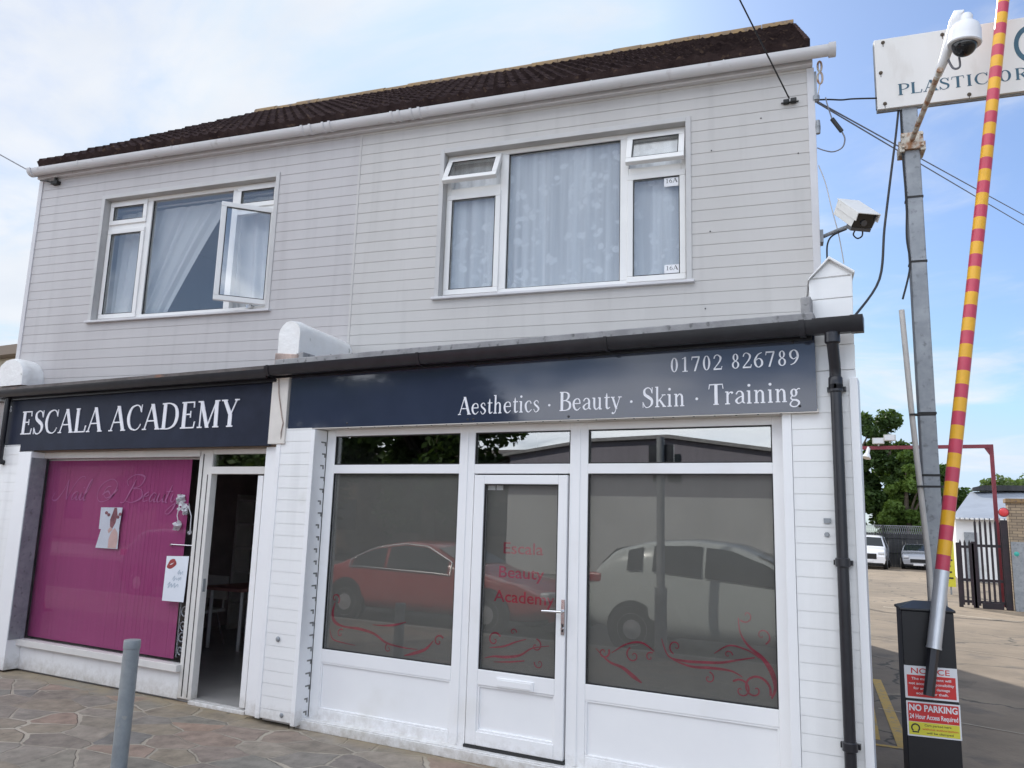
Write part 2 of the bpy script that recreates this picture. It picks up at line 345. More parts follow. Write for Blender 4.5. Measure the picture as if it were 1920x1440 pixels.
M['nfascia'] = mat('neighbour_fascia', (.22,.17,.13), .7)
M['orange'] = mat('cone_orange', (.75,.06,.03), .5)
M['wood'] = mat('pale_table_wood', (.42,.22,.20), .5, .1, 4)
M['flood'] = mat('floodlight_grey', (.55,.55,.52), .5)
M['lens_red'] = mat('red_lens', (.70,.06,.07), .3)
M['lens_teal'] = mat('teal_lens', (.05,.42,.36), .3)
M['terracotta'] = mat('flaking_paint', (.55,.42,.36), .8, c2=(.25,.20,.18), scale=9)

def leaf_mat(name, c, c2):
    m = mat(name, c, .6, c2=c2, scale=.9, lo=.3, hi=.7, detail=3, spec=.3)
    t = m.node_tree; p = t.nodes['Principled BSDF']
    tr = t.nodes.new('ShaderNodeBsdfTranslucent'); tr.inputs[0].default_value = (c2[0]*1.3, c2[1]*1.3, c2[2]*.7, 1)
    mx = t.nodes.new('ShaderNodeMixShader'); mx.inputs[0].default_value = .3
    t.links.new(p.outputs[0], mx.inputs[1]); t.links.new(tr.outputs[0], mx.inputs[2])
    t.links.new(mx.outputs[0], t.nodes['Material Output'].inputs[0]); return m
M['leaf_dark'] = leaf_mat('dark_foliage', (.026,.055,.016), (.070,.120,.030))
M['leaf_mid'] = leaf_mat('green_foliage', (.030,.070,.014), (.085,.150,.032))
M['leaf_light'] = leaf_mat('bright_foliage', (.055,.105,.018), (.13,.20,.04))
M['leaf_pale'] = leaf_mat('pale_foliage', (.05,.085,.03), (.12,.18,.06))

def paving_mat():
    m = bpy.data.materials.new('crazy_paving'); m.use_nodes = True; t = m.node_tree; N = t.nodes; L = t.links; p = N['Principled BSDF']
    tcn = N.new('ShaderNodeTexCoord'); mpn = N.new('ShaderNodeMapping'); mpn.inputs['Scale'].default_value = (2.3, 3.7, 1); mpn.inputs['Rotation'].default_value = (0,0,R(12))
    L.new(tcn.outputs['Object'], mpn.inputs[0])
    dn = N.new('ShaderNodeTexNoise'); dn.inputs['Scale'].default_value = 1.9; dn.inputs['Detail'].default_value = 7
    L.new(mpn.outputs[0], dn.inputs['Vector'])
    va = N.new('ShaderNodeVectorMath'); va.operation = 'MULTIPLY_ADD'; va.inputs[1].default_value = (.22,.22,.0); L.new(dn.outputs['Color'], va.inputs[0]); L.new(mpn.outputs[0], va.inputs[2])
    v1 = N.new('ShaderNodeTexVoronoi'); v1.feature = 'DISTANCE_TO_EDGE'; v1.voronoi_dimensions = '2D'; v1.inputs['Scale'].default_value = 1; L.new(va.outputs[0], v1.inputs['Vector'])
    v2 = N.new('ShaderNodeTexVoronoi'); v2.feature = 'F1'; v2.voronoi_dimensions = '2D'; v2.inputs['Scale'].default_value = 1; L.new(va.outputs[0], v2.inputs['Vector'])
    sp_ = N.new('ShaderNodeSeparateColor'); L.new(v2.outputs['Color'], sp_.inputs[0])
    cr = N.new('ShaderNodeValToRGB'); e = cr.color_ramp; e.interpolation = 'LINEAR'
    cols = [(0,(.205,.175,.148)),(.22,(.262,.218,.165)),(.42,(.205,.192,.168)),(.56,(.305,.215,.165)),(.75,(.180,.168,.155)),(1,(.275,.235,.192))]
    e.elements[0].position = 0; e.elements[0].color = cols[0][1]+(1,); e.elements[1].position = 1; e.elements[1].color = cols[-1][1]+(1,)
    for q, c in cols[1:-1]:
        el = e.elements.new(q); el.color = c+(1,)
    L.new(sp_.outputs[0], cr.inputs[0])
    n2 = N.new('ShaderNodeTexNoise'); n2.inputs['Scale'].default_value = 7; n2.inputs['Detail'].default_value = 12; n2.inputs['Roughness'].default_value = .68; L.new(tcn.outputs['Object'], n2.inputs['Vector'])
    mu = N.new('ShaderNodeMix'); mu.data_type = 'RGBA'; mu.blend_type = 'OVERLAY'; mu.inputs[0].default_value = .85; L.new(cr.outputs[0], mu.inputs[6]); L.new(n2.outputs['Fac'], mu.inputs[7])
    # mortar: visible only in parts of the joints, width varies
    n3 = N.new('ShaderNodeTexNoise'); n3.inputs['Scale'].default_value = 1.4; n3.inputs['Detail'].default_value = 4; L.new(tcn.outputs['Object'], n3.inputs['Vector'])
    wr = N.new('ShaderNodeMapRange'); wr.inputs['From Min'].default_value = .38; wr.inputs['From Max'].default_value = .68; wr.inputs['To Min'].default_value = .008; wr.inputs['To Max'].default_value = .070; L.new(n3.outputs['Fac'], wr.inputs['Value'])
    lt = N.new('ShaderNodeMath'); lt.operation = 'DIVIDE'; L.new(v1.outputs['Distance'], lt.inputs[0]); L.new(wr.outputs[0], lt.inputs[1])
    sm = N.new('ShaderNodeMapRange'); sm.interpolation_type = 'SMOOTHSTEP'; sm.inputs['From Min'].default_value = .6; sm.inputs['From Max'].default_value = 1.1; L.new(lt.outputs[0], sm.inputs['Value'])
    mc = N.new('ShaderNodeMix'); mc.data_type = 'RGBA'; L.new(n3.outputs['Fac'], mc.inputs[0]); mc.inputs[6].default_value = (.10,.09,.075,1); mc.inputs[7].default_value = (.56,.49,.40,1)
    mm = N.new('ShaderNodeMix'); mm.data_type = 'RGBA'; L.new(sm.outputs[0], mm.inputs[0]); L.new(mc.outputs[2], mm.inputs[6]); L.new(mu.outputs[2], mm.inputs[7])
    gp = N.new('ShaderNodeNewGeometry'); gs = N.new('ShaderNodeSeparateXYZ'); L.new(gp.outputs['Position'], gs.inputs[0])
    yr = N.new('ShaderNodeMapRange'); yr.inputs['From Min'].default_value = -.55; yr.inputs['From Max'].default_value = -.02; L.new(gs.outputs[1], yr.inputs['Value'])
    n4 = N.new('ShaderNodeTexNoise'); n4.inputs['Scale'].default_value = 3.2; n4.inputs['Detail'].default_value = 9; L.new(tcn.outputs['Object'], n4.inputs['Vector'])
    dm = N.new('ShaderNodeMath'); dm.operation = 'MULTIPLY'; L.new(yr.outputs[0], dm.inputs[0]); L.new(n4.outputs['Fac'], dm.inputs[1])
    dr = N.new('ShaderNodeMapRange'); dr.inputs['From Min'].default_value = .28; dr.inputs['From Max'].default_value = .50; dr.inputs['To Max'].default_value = .8; L.new(dm.outputs[0], dr.inputs['Value'])
    grit = N.new('ShaderNodeMix'); grit.data_type = 'RGBA'; L.new(dr.outputs[0], grit.inputs[0]); L.new(mm.outputs[2], grit.inputs[6]); grit.inputs[7].default_value = (.30,.24,.155,1)
    # dark spots: gum, oil and damp
    n5 = N.new('ShaderNodeTexNoise'); n5.inputs['Scale'].default_value = 11; n5.inputs['Detail'].default_value = 2; L.new(tcn.outputs['Object'], n5.inputs['Vector'])
    r5 = N.new('ShaderNodeMapRange'); r5.inputs['From Min'].default_value = .70; r5.inputs['From Max'].default_value = .76; r5.inputs['To Max'].default_value = .6; L.new(n5.outputs['Fac'], r5.inputs['Value'])
    spt = N.new('ShaderNodeMix'); spt.data_type = 'RGBA'; L.new(r5.outputs[0], spt.inputs[0]); L.new(grit.outputs[2], spt.inputs[6]); spt.inputs[7].default_value = (.07,.06,.05,1)
    L.new(spt.outputs[2], p.inputs['Base Color']); p.inputs['Roughness'].default_value = .75
    bn = N.new('ShaderNodeBump'); bn.inputs['Strength'].default_value = .8; bn.inputs['Distance'].default_value = .02
    ad = N.new('ShaderNodeMath'); ad.operation = 'MULTIPLY_ADD'; L.new(n2.outputs['Fac'], ad.inputs[0]); ad.inputs[1].default_value = .6; L.new(sm.outputs[0], ad.inputs[2])
    L.new(ad.outputs[0], bn.inputs['Height']); L.new(bn.outputs[0], p.inputs['Normal']); return m
M['paving'] = paving_mat()

def net_mat(name, c, floral, alpha):
    m = bpy.data.materials.new(name); m.use_nodes = True; t = m.node_tree; N = t.nodes; L = t.links; N.clear()
    d = N.new('ShaderNodeBsdfDiffuse'); d.inputs[0].default_value = tuple(c)+(1,)
    tl = N.new('ShaderNodeBsdfTranslucent'); tl.inputs[0].default_value = tuple(c)+(1,)
    m1 = N.new('ShaderNodeMixShader'); m1.inputs[0].default_value = .12; L.new(d.outputs[0], m1.inputs[1]); L.new(tl.outputs[0], m1.inputs[2])
    tr = N.new('ShaderNodeBsdfTransparent'); mx = N.new('ShaderNodeMixShader')
    L.new(tr.outputs[0], mx.inputs[1]); L.new(m1.outputs[0], mx.inputs[2])
    mx.inputs[0].default_value = alpha
    if floral:
        tcn = N.new('ShaderNodeTexCoord'); mp_ = N.new('ShaderNodeMapping'); mp_.inputs['Scale'].default_value = (1,.05,1); L.new(tcn.outputs['Object'], mp_.inputs[0])
        v = N.new('ShaderNodeTexVoronoi'); v.inputs['Scale'].default_value = 6.3; L.new(mp_.outputs[0], v.inputs['Vector'])
        v.inputs['Randomness'].default_value = .8
        st = N.new('ShaderNodeTexNoise'); st.inputs['Scale'].default_value = 1; st.inputs['Detail'].default_value = 3; mp2 = N.new('ShaderNodeMapping'); mp2.inputs['Scale'].default_value = (13,0.1,.35); L.new(tcn.outputs['Object'], mp2.inputs[0]); L.new(mp2.outputs[0], st.inputs['Vector'])
        st2 = N.new('ShaderNodeMapRange'); st2.inputs['From Min'].default_value = .35; st2.inputs['From Max'].default_value = .68; st2.inputs['To Min'].default_value = alpha-.22; st2.inputs['To Max'].default_value = alpha+.05; L.new(st.outputs['Fac'], st2.inputs['Value'])
        w = N.new('ShaderNodeTexVoronoi'); w.inputs['Scale'].default_value = 15; L.new(mp_.outputs[0], w.inputs['Vector'])
        a = N.new('ShaderNodeMapRange'); a.inputs['From Min'].default_value = .52; a.inputs['From Max'].default_value = .34; L.new(v.outputs['Distance'], a.inputs['Value'])
        b = N.new('ShaderNodeMapRange'); b.inputs['From Min'].default_value = .60; b.inputs['From Max'].default_value = .38; L.new(w.outputs['Distance'], b.inputs['Value'])
        ml = N.new('ShaderNodeMath'); ml.operation = 'MULTIPLY'; L.new(a.outputs[0], ml.inputs[0]); L.new(b.outputs[0], ml.inputs[1])
        s_ = N.new('ShaderNodeMath'); s_.operation = 'MULTIPLY_ADD'; s_.use_clamp = True; L.new(ml.outputs[0], s_.inputs[0]); s_.inputs[1].default_value = .26; L.new(st2.outputs[0], s_.inputs[2])
        L.new(s_.outputs[0], mx.inputs[0])
    o = N.new('ShaderNodeOutputMaterial'); L.new(mx.outputs[0], o.inputs[0]); return m
M['net'] = net_mat('lace_net', (.98,.99,1.0), True, .95)
M['voile'] = net_mat('white_voile', (.86,.87,.88), False, .93)

def cracks(m):
    t = m.node_tree; N = t.nodes; L = t.links; p = N['Principled BSDF']; src = p.inputs['Base Color'].links[0].from_socket
    g = N.new('ShaderNodeNewGeometry'); dn = N.new('ShaderNodeTexNoise'); dn.inputs['Scale'].default_value = 1.3; dn.inputs['Detail'].default_value = 8; L.new(g.outputs['Position'], dn.inputs['Vector'])
    va = N.new('ShaderNodeVectorMath'); va.operation = 'MULTIPLY_ADD'; va.inputs[1].default_value = (1.1,1.1,0); L.new(dn.outputs['Color'], va.inputs[0]); L.new(g.outputs['Position'], va.inputs[2])
    v = N.new('ShaderNodeTexVoronoi'); v.feature = 'DISTANCE_TO_EDGE'; v.voronoi_dimensions = '2D'; v.inputs['Scale'].default_value = .33; L.new(va.outputs[0], v.inputs['Vector'])
    r = N.new('ShaderNodeMapRange'); r.inputs['From Min'].default_value = .004; r.inputs['From Max'].default_value = .012; r.inputs['To Min'].default_value = .8; r.inputs['To Max'].default_value = 0; L.new(v.outputs['Distance'], r.inputs['Value'])
    a = N.new('ShaderNodeMix'); a.data_type = 'RGBA'; L.new(r.outputs[0], a.inputs[0]); L.new(src, a.inputs[6]); a.inputs[7].default_value = (.05,.045,.035,1)
    w = N.new('ShaderNodeTexVoronoi'); w.voronoi_dimensions = '2D'; w.inputs['Scale'].default_value = .22; L.new(va.outputs[0], w.inputs['Vector'])
    sc = N.new('ShaderNodeSeparateColor'); L.new(w.outputs['Color'], sc.inputs[0])
    q = N.new('ShaderNodeMapRange'); q.inputs['To Min'].default_value = .78; q.inputs['To Max'].default_value = 1.1; L.new(sc.outputs[0], q.inputs['Value'])
    st = N.new('ShaderNodeTexNoise'); st.inputs['Scale'].default_value = .9; st.inputs['Detail'].default_value = 10; st.inputs['Roughness'].default_value = .7; L.new(g.outputs['Position'], st.inputs['Vector'])
    sr = N.new('ShaderNodeMapRange'); sr.inputs['From Min'].default_value = .35; sr.inputs['From Max'].default_value = .65; sr.inputs['To Min'].default_value = .78; sr.inputs['To Max'].default_value = 1.12; L.new(st.outputs['Fac'], sr.inputs['Value'])
    ml = N.new('ShaderNodeMath'); ml.operation = 'MULTIPLY'; L.new(q.outputs[0], ml.inputs[0]); L.new(sr.outputs[0], ml.inputs[1])
    sc2 = N.new('ShaderNodeVectorMath'); sc2.operation = 'SCALE'; L.new(a.outputs[2], sc2.inputs[0]); L.new(ml.outputs[0], sc2.inputs['Scale']); L.new(sc2.outputs[0], p.inputs['Base Color'])
cracks(M['conc'])
def mud_contact_shade(m, top=.30, c=(.36,.32,.26)):      # dried mud with a ragged edge, doubling as painted contact shadow near the ground
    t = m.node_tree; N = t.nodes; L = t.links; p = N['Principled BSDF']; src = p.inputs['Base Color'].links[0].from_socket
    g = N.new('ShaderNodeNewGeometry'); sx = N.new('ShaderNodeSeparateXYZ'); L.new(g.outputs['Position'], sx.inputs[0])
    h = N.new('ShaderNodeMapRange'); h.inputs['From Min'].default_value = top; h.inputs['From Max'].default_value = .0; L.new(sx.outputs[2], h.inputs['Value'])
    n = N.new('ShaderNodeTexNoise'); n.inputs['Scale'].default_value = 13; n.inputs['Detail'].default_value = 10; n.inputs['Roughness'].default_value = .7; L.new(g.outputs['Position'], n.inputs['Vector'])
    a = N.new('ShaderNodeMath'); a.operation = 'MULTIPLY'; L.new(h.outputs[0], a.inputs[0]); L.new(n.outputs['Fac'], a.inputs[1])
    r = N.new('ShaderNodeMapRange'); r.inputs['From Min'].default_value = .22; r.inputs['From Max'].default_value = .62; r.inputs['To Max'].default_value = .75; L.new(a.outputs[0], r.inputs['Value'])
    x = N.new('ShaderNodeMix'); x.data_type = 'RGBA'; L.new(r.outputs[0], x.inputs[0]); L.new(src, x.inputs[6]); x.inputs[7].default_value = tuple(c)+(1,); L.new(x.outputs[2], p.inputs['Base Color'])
mud_contact_shade(M['upvc']); mud_contact_shade(M['clad_white']); mud_contact_shade(M['upvc_old'])
# ------------------------------------------------------------------ serif stroke lettering
TH, TN, XH = .145, .050, .62
def glyphs():
    g = {}
    S = lambda x, y, h=.105: ('h', x-h, x+h, y, y+TN)
    B = lambda x, h=.105: S(x, 0, h)
    T_ = lambda x, h=.105: S(x, 1-TN, h)
    L = lambda *a: ('l',)+a
    K = lambda *p: ('k', p)
    H = lambda x0, x1, y0, y1: ('h', x0, x1, y0, y1)
    D = lambda x, y, r: ('d', x, y, r)
    Ri = lambda cx, cy, rx, ry, a=TH, b=TN: ('r', cx, cy, rx, ry, a, b)
    g['A'] = (.78, [L(.09,0,.38,1,TN), L(.69,0,.39,1,TH), H(.2,.58,.32,.32+TN), B(.09,.09), B(.69,.11)])
    g['E'] = (.70, [L(.17,0,.17,1,TH), H(.04,.62,0,TN), H(.04,.58,1-TN,1), H(.17,.45,.5,.5+TN), L(.60,0,.64,.25,.045), L(.565,1,.575,.77,.045), L(.445,.40,.445,.65,.04)])
    g['S'] = (.60, [K((.49,.74,.035),(.44,.91,.045),(.29,.985,.045),(.13,.87,.09),(.15,.66,.125),(.32,.52,.145),(.48,.38,.13),(.49,.17,.10),(.35,.02,.045),(.18,.03,.045),(.07,.24,.035)), L(.505,.70,.515,1,.035), L(.065,0,.055,.28,.035)])
    g['C'] = (.78, [K((.67,.74,.035),(.62,.90,.05),(.46,.985,.045),(.22,.87,.09),(.11,.5,.135),(.22,.13,.09),(.46,.015,.045),(.62,.09,.04),(.71,.24,.03)), L(.69,.70,.70,1,.035)])
    g['L'] = (.66, [L(.17,0,.17,1,TH), H(.04,.60,0,TN), T_(.17), L(.585,0,.635,.28,.05)])
    g['D'] = (.85, [L(.17,0,.17,1,TH), K((.10,.978,.045),(.40,.975,.05),(.64,.83,.10),(.73,.5,.135),(.64,.17,.10),(.40,.025,.05),(.10,.022,.045)), H(.04,.2,0,TN), H(.04,.2,1-TN,1)])
    g['M'] = (.96, [L(.14,0,.15,1,TN), B(.14,.1), L(.16,1,.46,0,.14), L(.45,0,.78,1,.05), L(.81,0,.79,1,TH), B(.81,.12), H(.02,.2,1-TN,1), H(.75,.92,1-TN,1)])
    g['Y'] = (.74, [L(.39,.44,.13,1,TH), L(.40,.44,.63,1,TN), L(.39,0,.39,.47,TH), B(.39,.12), T_(.13,.12), T_(.63,.09)])
    g['T'] = (.72, [L(.36,0,.36,1,TH), H(.06,.66,1-TN,1), L(.035,.76,.07,1,.035), L(.685,.76,.65,1,.035), B(.36,.12)])
    g['B'] = (.70, [L(.17,0,.17,1,TH), K((.05,.978,TN),(.36,.97,.05),(.52,.87,.10),(.53,.70,.11),(.40,.555,.05),(.15,.53,TN)), K((.15,.53,TN),(.40,.52,.05),(.60,.40,.11),(.60,.15,.11),(.42,.03,.05),(.05,.022,TN))])
    g['P'] = (.64, [L(.17,0,.17,1,TH), K((.05,.978,TN),(.38,.97,.05),(.58,.84,.11),(.57,.62,.11),(.38,.49,.05),(.17,.48,TN)), B(.17,.12)])
    g['R'] = (.76, g['P'][1]+[L(.66,0,.36,.5,TH), B(.67,.08)])
    g['N'] = (.88, [L(.15,0,.15,1,TN), L(.73,0,.12,1,.14), L(.73,0,.73,1,TN), B(.15,.1), T_(.1,.08), T_(.73,.1)])
    g['I'] = (.36, [L(.18,0,.18,1,TH), B(.18,.12), T_(.18,.12)])
    g['O'] = (.86, [Ri(.43,.5,.32,.49)])
    hb = XH-TN
    g['a'] = (.50, [K((.09,.46,.06),(.16,.58,.05),(.28,.60,.05),(.375,.49,.09),(.385,.25,.10),(.39,.09,.08),(.49,.03,.03)), K((.38,.37,.04),(.20,.30,.05),(.09,.16,.10),(.17,.035,.06),(.30,.07,.04),(.38,.18,.03))])
    g['e'] = (.52, [H(.10,.45,.33,.33+TN), K((.44,.345,.05),(.40,.54,.06),(.27,.605,.045),(.13,.50,.09),(.09,.30,.11),(.16,.09,.09),(.30,.015,.05),(.46,.15,.03))])
    g['s'] = (.41, [K((.32,.46,.03),(.28,.58,.04),(.19,.605,.045),(.09,.51,.07),(.14,.39,.09),(.27,.28,.10),(.34,.16,.09),(.27,.03,.05),(.15,.01,.04),(.06,.16,.03))])
    g['t'] = (.36, [K((.17,.82,.02),(.165,.6,.09),(.165,.15,.10),(.22,.03,.07),(.35,.10,.03)), H(.05,.33,hb,XH)])
    arch = lambda o: [K((o+.02,.44,.04),(o+.14,.595,.05),(o+.26,.52,.09),(o+.28,.30,.10),(o+.28,0,.10)), B(o,.1), B(o+.28,.1)]
    g['h'] = (.58, [L(.14,0,.14,1.02,.095), H(.04,.15,.97,1.02)]+arch(.14))
    g['n'] = (.58, [L(.14,0,.14,.61,.095), H(.04,.15,hb,XH)]+arch(.14))
    g['i'] = (.30, [L(.14,0,.14,.61,.1), B(.14,.1), D(.14,.86,.065), H(.04,.15,hb,XH)])
    g['c'] = (.47, [K((.40,.46,.06),(.34,.575,.05),(.24,.605,.045),(.11,.48,.09),(.09,.30,.11),(.16,.08,.08),(.28,.015,.05),(.43,.15,.03))])
    g['u'] = (.60, [K((.14,.61,.095),(.14,.25,.1),(.17,.07,.08),(.27,.02,.05),(.42,.16,.04)), L(.43,0,.43,.61,.095), H(.04,.15,hb,XH), H(.33,.44,hb,XH), H(.43,.54,0,TN)])
    g['y'] = (.52, [L(.29,.0,.09,.61,.10), K((.47,.61,.04),(.31,.10,.04),(.22,-.16,.04),(.12,-.24,.05)), D(.10,-.21,.05), H(.0,.2,hb,XH), H(.38,.56,hb,XH)])
    g['k'] = (.58, [L(.14,0,.14,1.02,.095), H(.04,.15,.97,1.02), L(.18,.27,.45,.6,.045), L(.50,0,.25,.37,.11), B(.14,.1), B(.49,.09), H(.36,.54,hb,XH)])
    g['r'] = (.42, [L(.14,0,.14,.61,.095), H(.04,.15,hb,XH), K((.16,.42,.03),(.24,.555,.05),(.33,.59,.05)), D(.345,.55,.055), B(.14,.11)])
    g['g'] = (.50, [Ri(.22,.42,.15,.185,.09,.04), K((.33,.54,.04),(.42,.60,.05),(.48,.575,.045)), K((.14,.27,.04),(.09,.18,.05),(.16,.10,.07),(.34,.07,.09),(.43,-.05,.08),(.34,-.19,.05),(.18,-.22,.05),(.06,-.13,.06),(.10,.0,.05),(.18,.06,.04))])
    g['.'] = (.34, [D(.17,.33,.065)])
    g['0'] = (.54, [Ri(.27,.49,.19,.48,.10,.045)])
    g['1'] = (.54, [L(.28,0,.28,.97,.10), K((.12,.86,.03),(.28,.945,.05)), B(.28,.14)])
    g['2'] = (.54, [K((.09,.74,.06),(.14,.91,.05),(.27,.965,.05),(.42,.80,.10),(.38,.55,.08),(.20,.25,.05),(.08,.06,.05)), H(.06,.46,0,.09), L(.45,0,.49,.22,.035)])
    six = [(.44,.93,.04),(.24,.80,.07),(.10,.45,.105),(.14,.14,.09),(.28,.015,.05),(.43,.16,.10),(.43,.42,.09),(.29,.57,.05),(.12,.42,.04)]
    g['6'] = (.54, [K(*six)])
    g['9'] = (.54, [K(*[(.54-x, .97-y, w) for x, y, w in six])])
    g['7'] = (.54, [H(.07,.48,.88,.97), L(.22,0,.45,.9,.085), L(.06,.74,.085,.97,.035)])
    g['8'] = (.54, [Ri(.27,.73,.145,.235,.085,.045), Ri(.27,.25,.185,.245,.09,.045)])
    g['&'] = (.8, [K((.68,.30,.03),(.5,.05,.06),(.2,.02,.08),(.1,.2,.1),(.3,.5,.06),(.42,.8,.07),(.3,.97,.05),(.2,.8,.09),(.4,.4,.11),(.7,.02,.08))])
    return g
GL = glyphs()
def crom(P, n=6):
    out = []
    for i in range(len(P)-1):
        a, b, c, d = P[max(i-1,0)], P[i], P[i+1], P[min(i+2,len(P)-1)]
        for k in range(n):
            t = k/n
            out.append(tuple(.5*(2*b[j]+(c[j]-a[j])*t+(2*a[j]-5*b[j]+4*c[j]-d[j])*t*t+(3*b[j]-a[j]-3*c[j]+d[j])*t**3) for j in range(len(b))))
    out.append(tuple(P[-1])); return out
def strip(P):     # centre line with widths -> left, right outlines
    lo, hi = [], []
    for i, p in enumerate(P):
        q0, q1 = P[max(i-1,0)], P[min(i+1,len(P)-1)]
        dx, dy = q1[0]-q0[0], q1[1]-q0[1]; l = math.hypot(dx,dy) or 1
        nx, ny = -dy/l, dx/l; w = p[2]/2
        lo.append((p[0]+nx*w, p[1]+ny*w)); hi.append((p[0]-nx*w, p[1]-ny*w))
    return lo, hi
def stroke_polys(it):
    k = it[0]
    if k == 'h': _, a, b, c, d = it; return [[(a,c),(b,c),(b,d),(a,d)]]
    if k == 'l':
        _, x0, y0, x1, y1, w = it; h = w/2; return [[(x0-h,y0),(x0+h,y0),(x1+h,y1),(x1-h,y1)]]
    if k == 'd': return [[(it[1]+it[3]*math.cos(q*math.pi/6), it[2]+it[3]*math.sin(q*math.pi/6)) for q in range(12)]]
    if k == 'r':
        _, cx, cy, rx, ry, a, b = it; n = 28; o = []; i_ = []
        for q in range(n+1):
            t = 2*math.pi*q/n
            o.append((cx+rx*math.cos(t), cy+ry*math.sin(t))); i_.append((cx+(rx-a)*math.cos(t), cy+(ry-b)*math.sin(t)))
        return [[o[q],o[q+1],i_[q+1],i_[q]] for q in range(n)]
    if k == 'k':
        lo, hi = strip(crom(list(it[1])))
        return [[lo[q],lo[q+1],hi[q+1],hi[q]] for q in range(len(lo)-1)]
def lay(mb, item_polys, f, y, depth, j):
    """polys of one stroke extruded: front at y-j*0.00015"""
    y0 = y-depth-j*.00015
    for poly in item_polys:
        mb.prism([f(*p) for p in poly], y0, y)
def serif_text(mb, text, x0, width, zbase, cap, y, depth=.004, track=.03, slope=0):
    adv = []; cur = 0
    for ch in text:
        if ch == ' ': cur += .34; continue
        adv.append((ch, cur)); cur += GL[ch][0]+track
    tot = cur-track; sx = width/tot
    for ch, o in adv:
        for j, it in enumerate(GL[ch][1]):
            lay(mb, stroke_polys(it), lambda a, b: (x0+(o+a)*sx, zbase+b*cap+slope*(o+a)*sx), y, depth, j)
def sans(name, text, mat_, x0, x1, z0, height, y, parent, T=I, depth=.0006, bold=0, italic=0):
    """sans lettering as a flat mesh, fitted into x0..x1 with the given cap height"""
    cu = bpy.data.curves.new('t','FONT'); cu.body = text; cu.offset = bold; cu.resolution_u = 3; cu.shear = italic
    to = bpy.data.objects.new('t', cu); col.objects.link(to)
    dg = bpy.context.evaluated_depsgraph_get(); dg.update()
    me = bpy.data.meshes.new_from_object(to.evaluated_get(dg)); bpy.data.objects.remove(to)
    vs = [v.co.copy() for v in me.vertices]
    xa, xb = min(v.x for v in vs), max(v.x for v in vs)
    sx = (x1-x0)/(xb-xa); sz = height/.70
    mb = MB(T); mb.add([(x0+(v.x-xa)*sx, y, z0+v.y*sz) for v in vs], [tuple(p.vertices) for p in me.polygons])
    bpy.data.meshes.remove(me)
    return obj(name, mb, mat_, parent)

# ------------------------------------------------------------------ ground
def yz(y): return -.004-.01*max(0, y)
mb = MB()
ys = [-900,-14,-5.65,0,12,24,36,60,120,400,900]; xs = [-900,-60,-20,0,20,60,900]
gv = [(x, y, -.17-.01*max(0,y)) for y in ys for x in xs]
mb.add(gv, [(j*len(xs)+i, j*len(xs)+i+1, (j+1)*len(xs)+i+1, (j+1)*len(xs)+i) for j in range(len(ys)-1) for i in range(len(xs)-1)])
tag(obj('ground', mb, M['earth']), None, None, kind='structure')
mb = MB(); mb.quad((-80,-13.4,-.13),(60,-13.4,-.13),(60,-5.62,-.13),(-80,-5.62,-.13))
tag(obj('road', mb, M['road']), None, None, kind='structure')
mb = MB(); mb.box(-80,60,-18.5,-13.4,-.16,-.01)
tag(obj('far_pavement', mb, M['kerb']), None, None, kind='structure')
mb = MB()
mb.add([(x,y,yz(y)) for y in (-5.5,0,12,24,36,60) for x in (-14,2,8,40)], [(j*4+i,j*4+i+1,(j+1)*4+i+1,(j+1)*4+i) for j in range(5) for i in range(3)])
tag(obj('yard', mb, M['conc']), None, None, kind='structure')
mb = MB(); mb.box(-60,2.72,-5.5,.02,-.12,0)
tag(obj('pavement', mb, M['paving']), None, None, kind='structure')
mb = MB(); mb.box(-60,60,-5.63,-5.505,-.15,.004)
tag(obj('kerb', mb, M['kerb'], bevel=.012), None, None, kind='structure')
def painted(name, pts, label):
    mb = MB(); mb.add([(x, y, yz(y)+.004) for x, y in pts], [tuple(range(len(pts)))])
    tag(obj(name, mb, M['yellow_line']), None, None, kind='structure')
# double yellow lines running back beside the wall
painted('yellow_line', [(2.83,2.35),(2.93,2.35),(2.53,5.75),(2.43,5.75)], '')
painted('yellow_line', [(2.83-.24,2.50),(2.93-.24,2.50),(2.62-.24,5.9),(2.52-.24,5.9)], '')
painted('yellow_line', [(2.55,2.28),(2.95,2.28),(2.95,2.345),(2.55,2.345)], '')
mb = MB()
mb.add([(x,y,yz(y)+.004) for x,y in ((2.0,17.3),(6,15.0),(6,15.12),(2.0,17.42))], [(0,1,2,3)])
mb.add([(x,y,yz(y)+.004) for x,y in ((2.6,3.9),(7,2.6),(7,2.63),(2.6,3.93))], [(0,1,2,3)])
mb.add([(x,y,yz(y)+.004) for x,y in ((1.2,10.6),(7,8.0),(7,8.03),(1.2,10.63))], [(0,1,2,3)])
tag(obj('yard_joint', mb, M['white_line']), None, None, kind='structure')

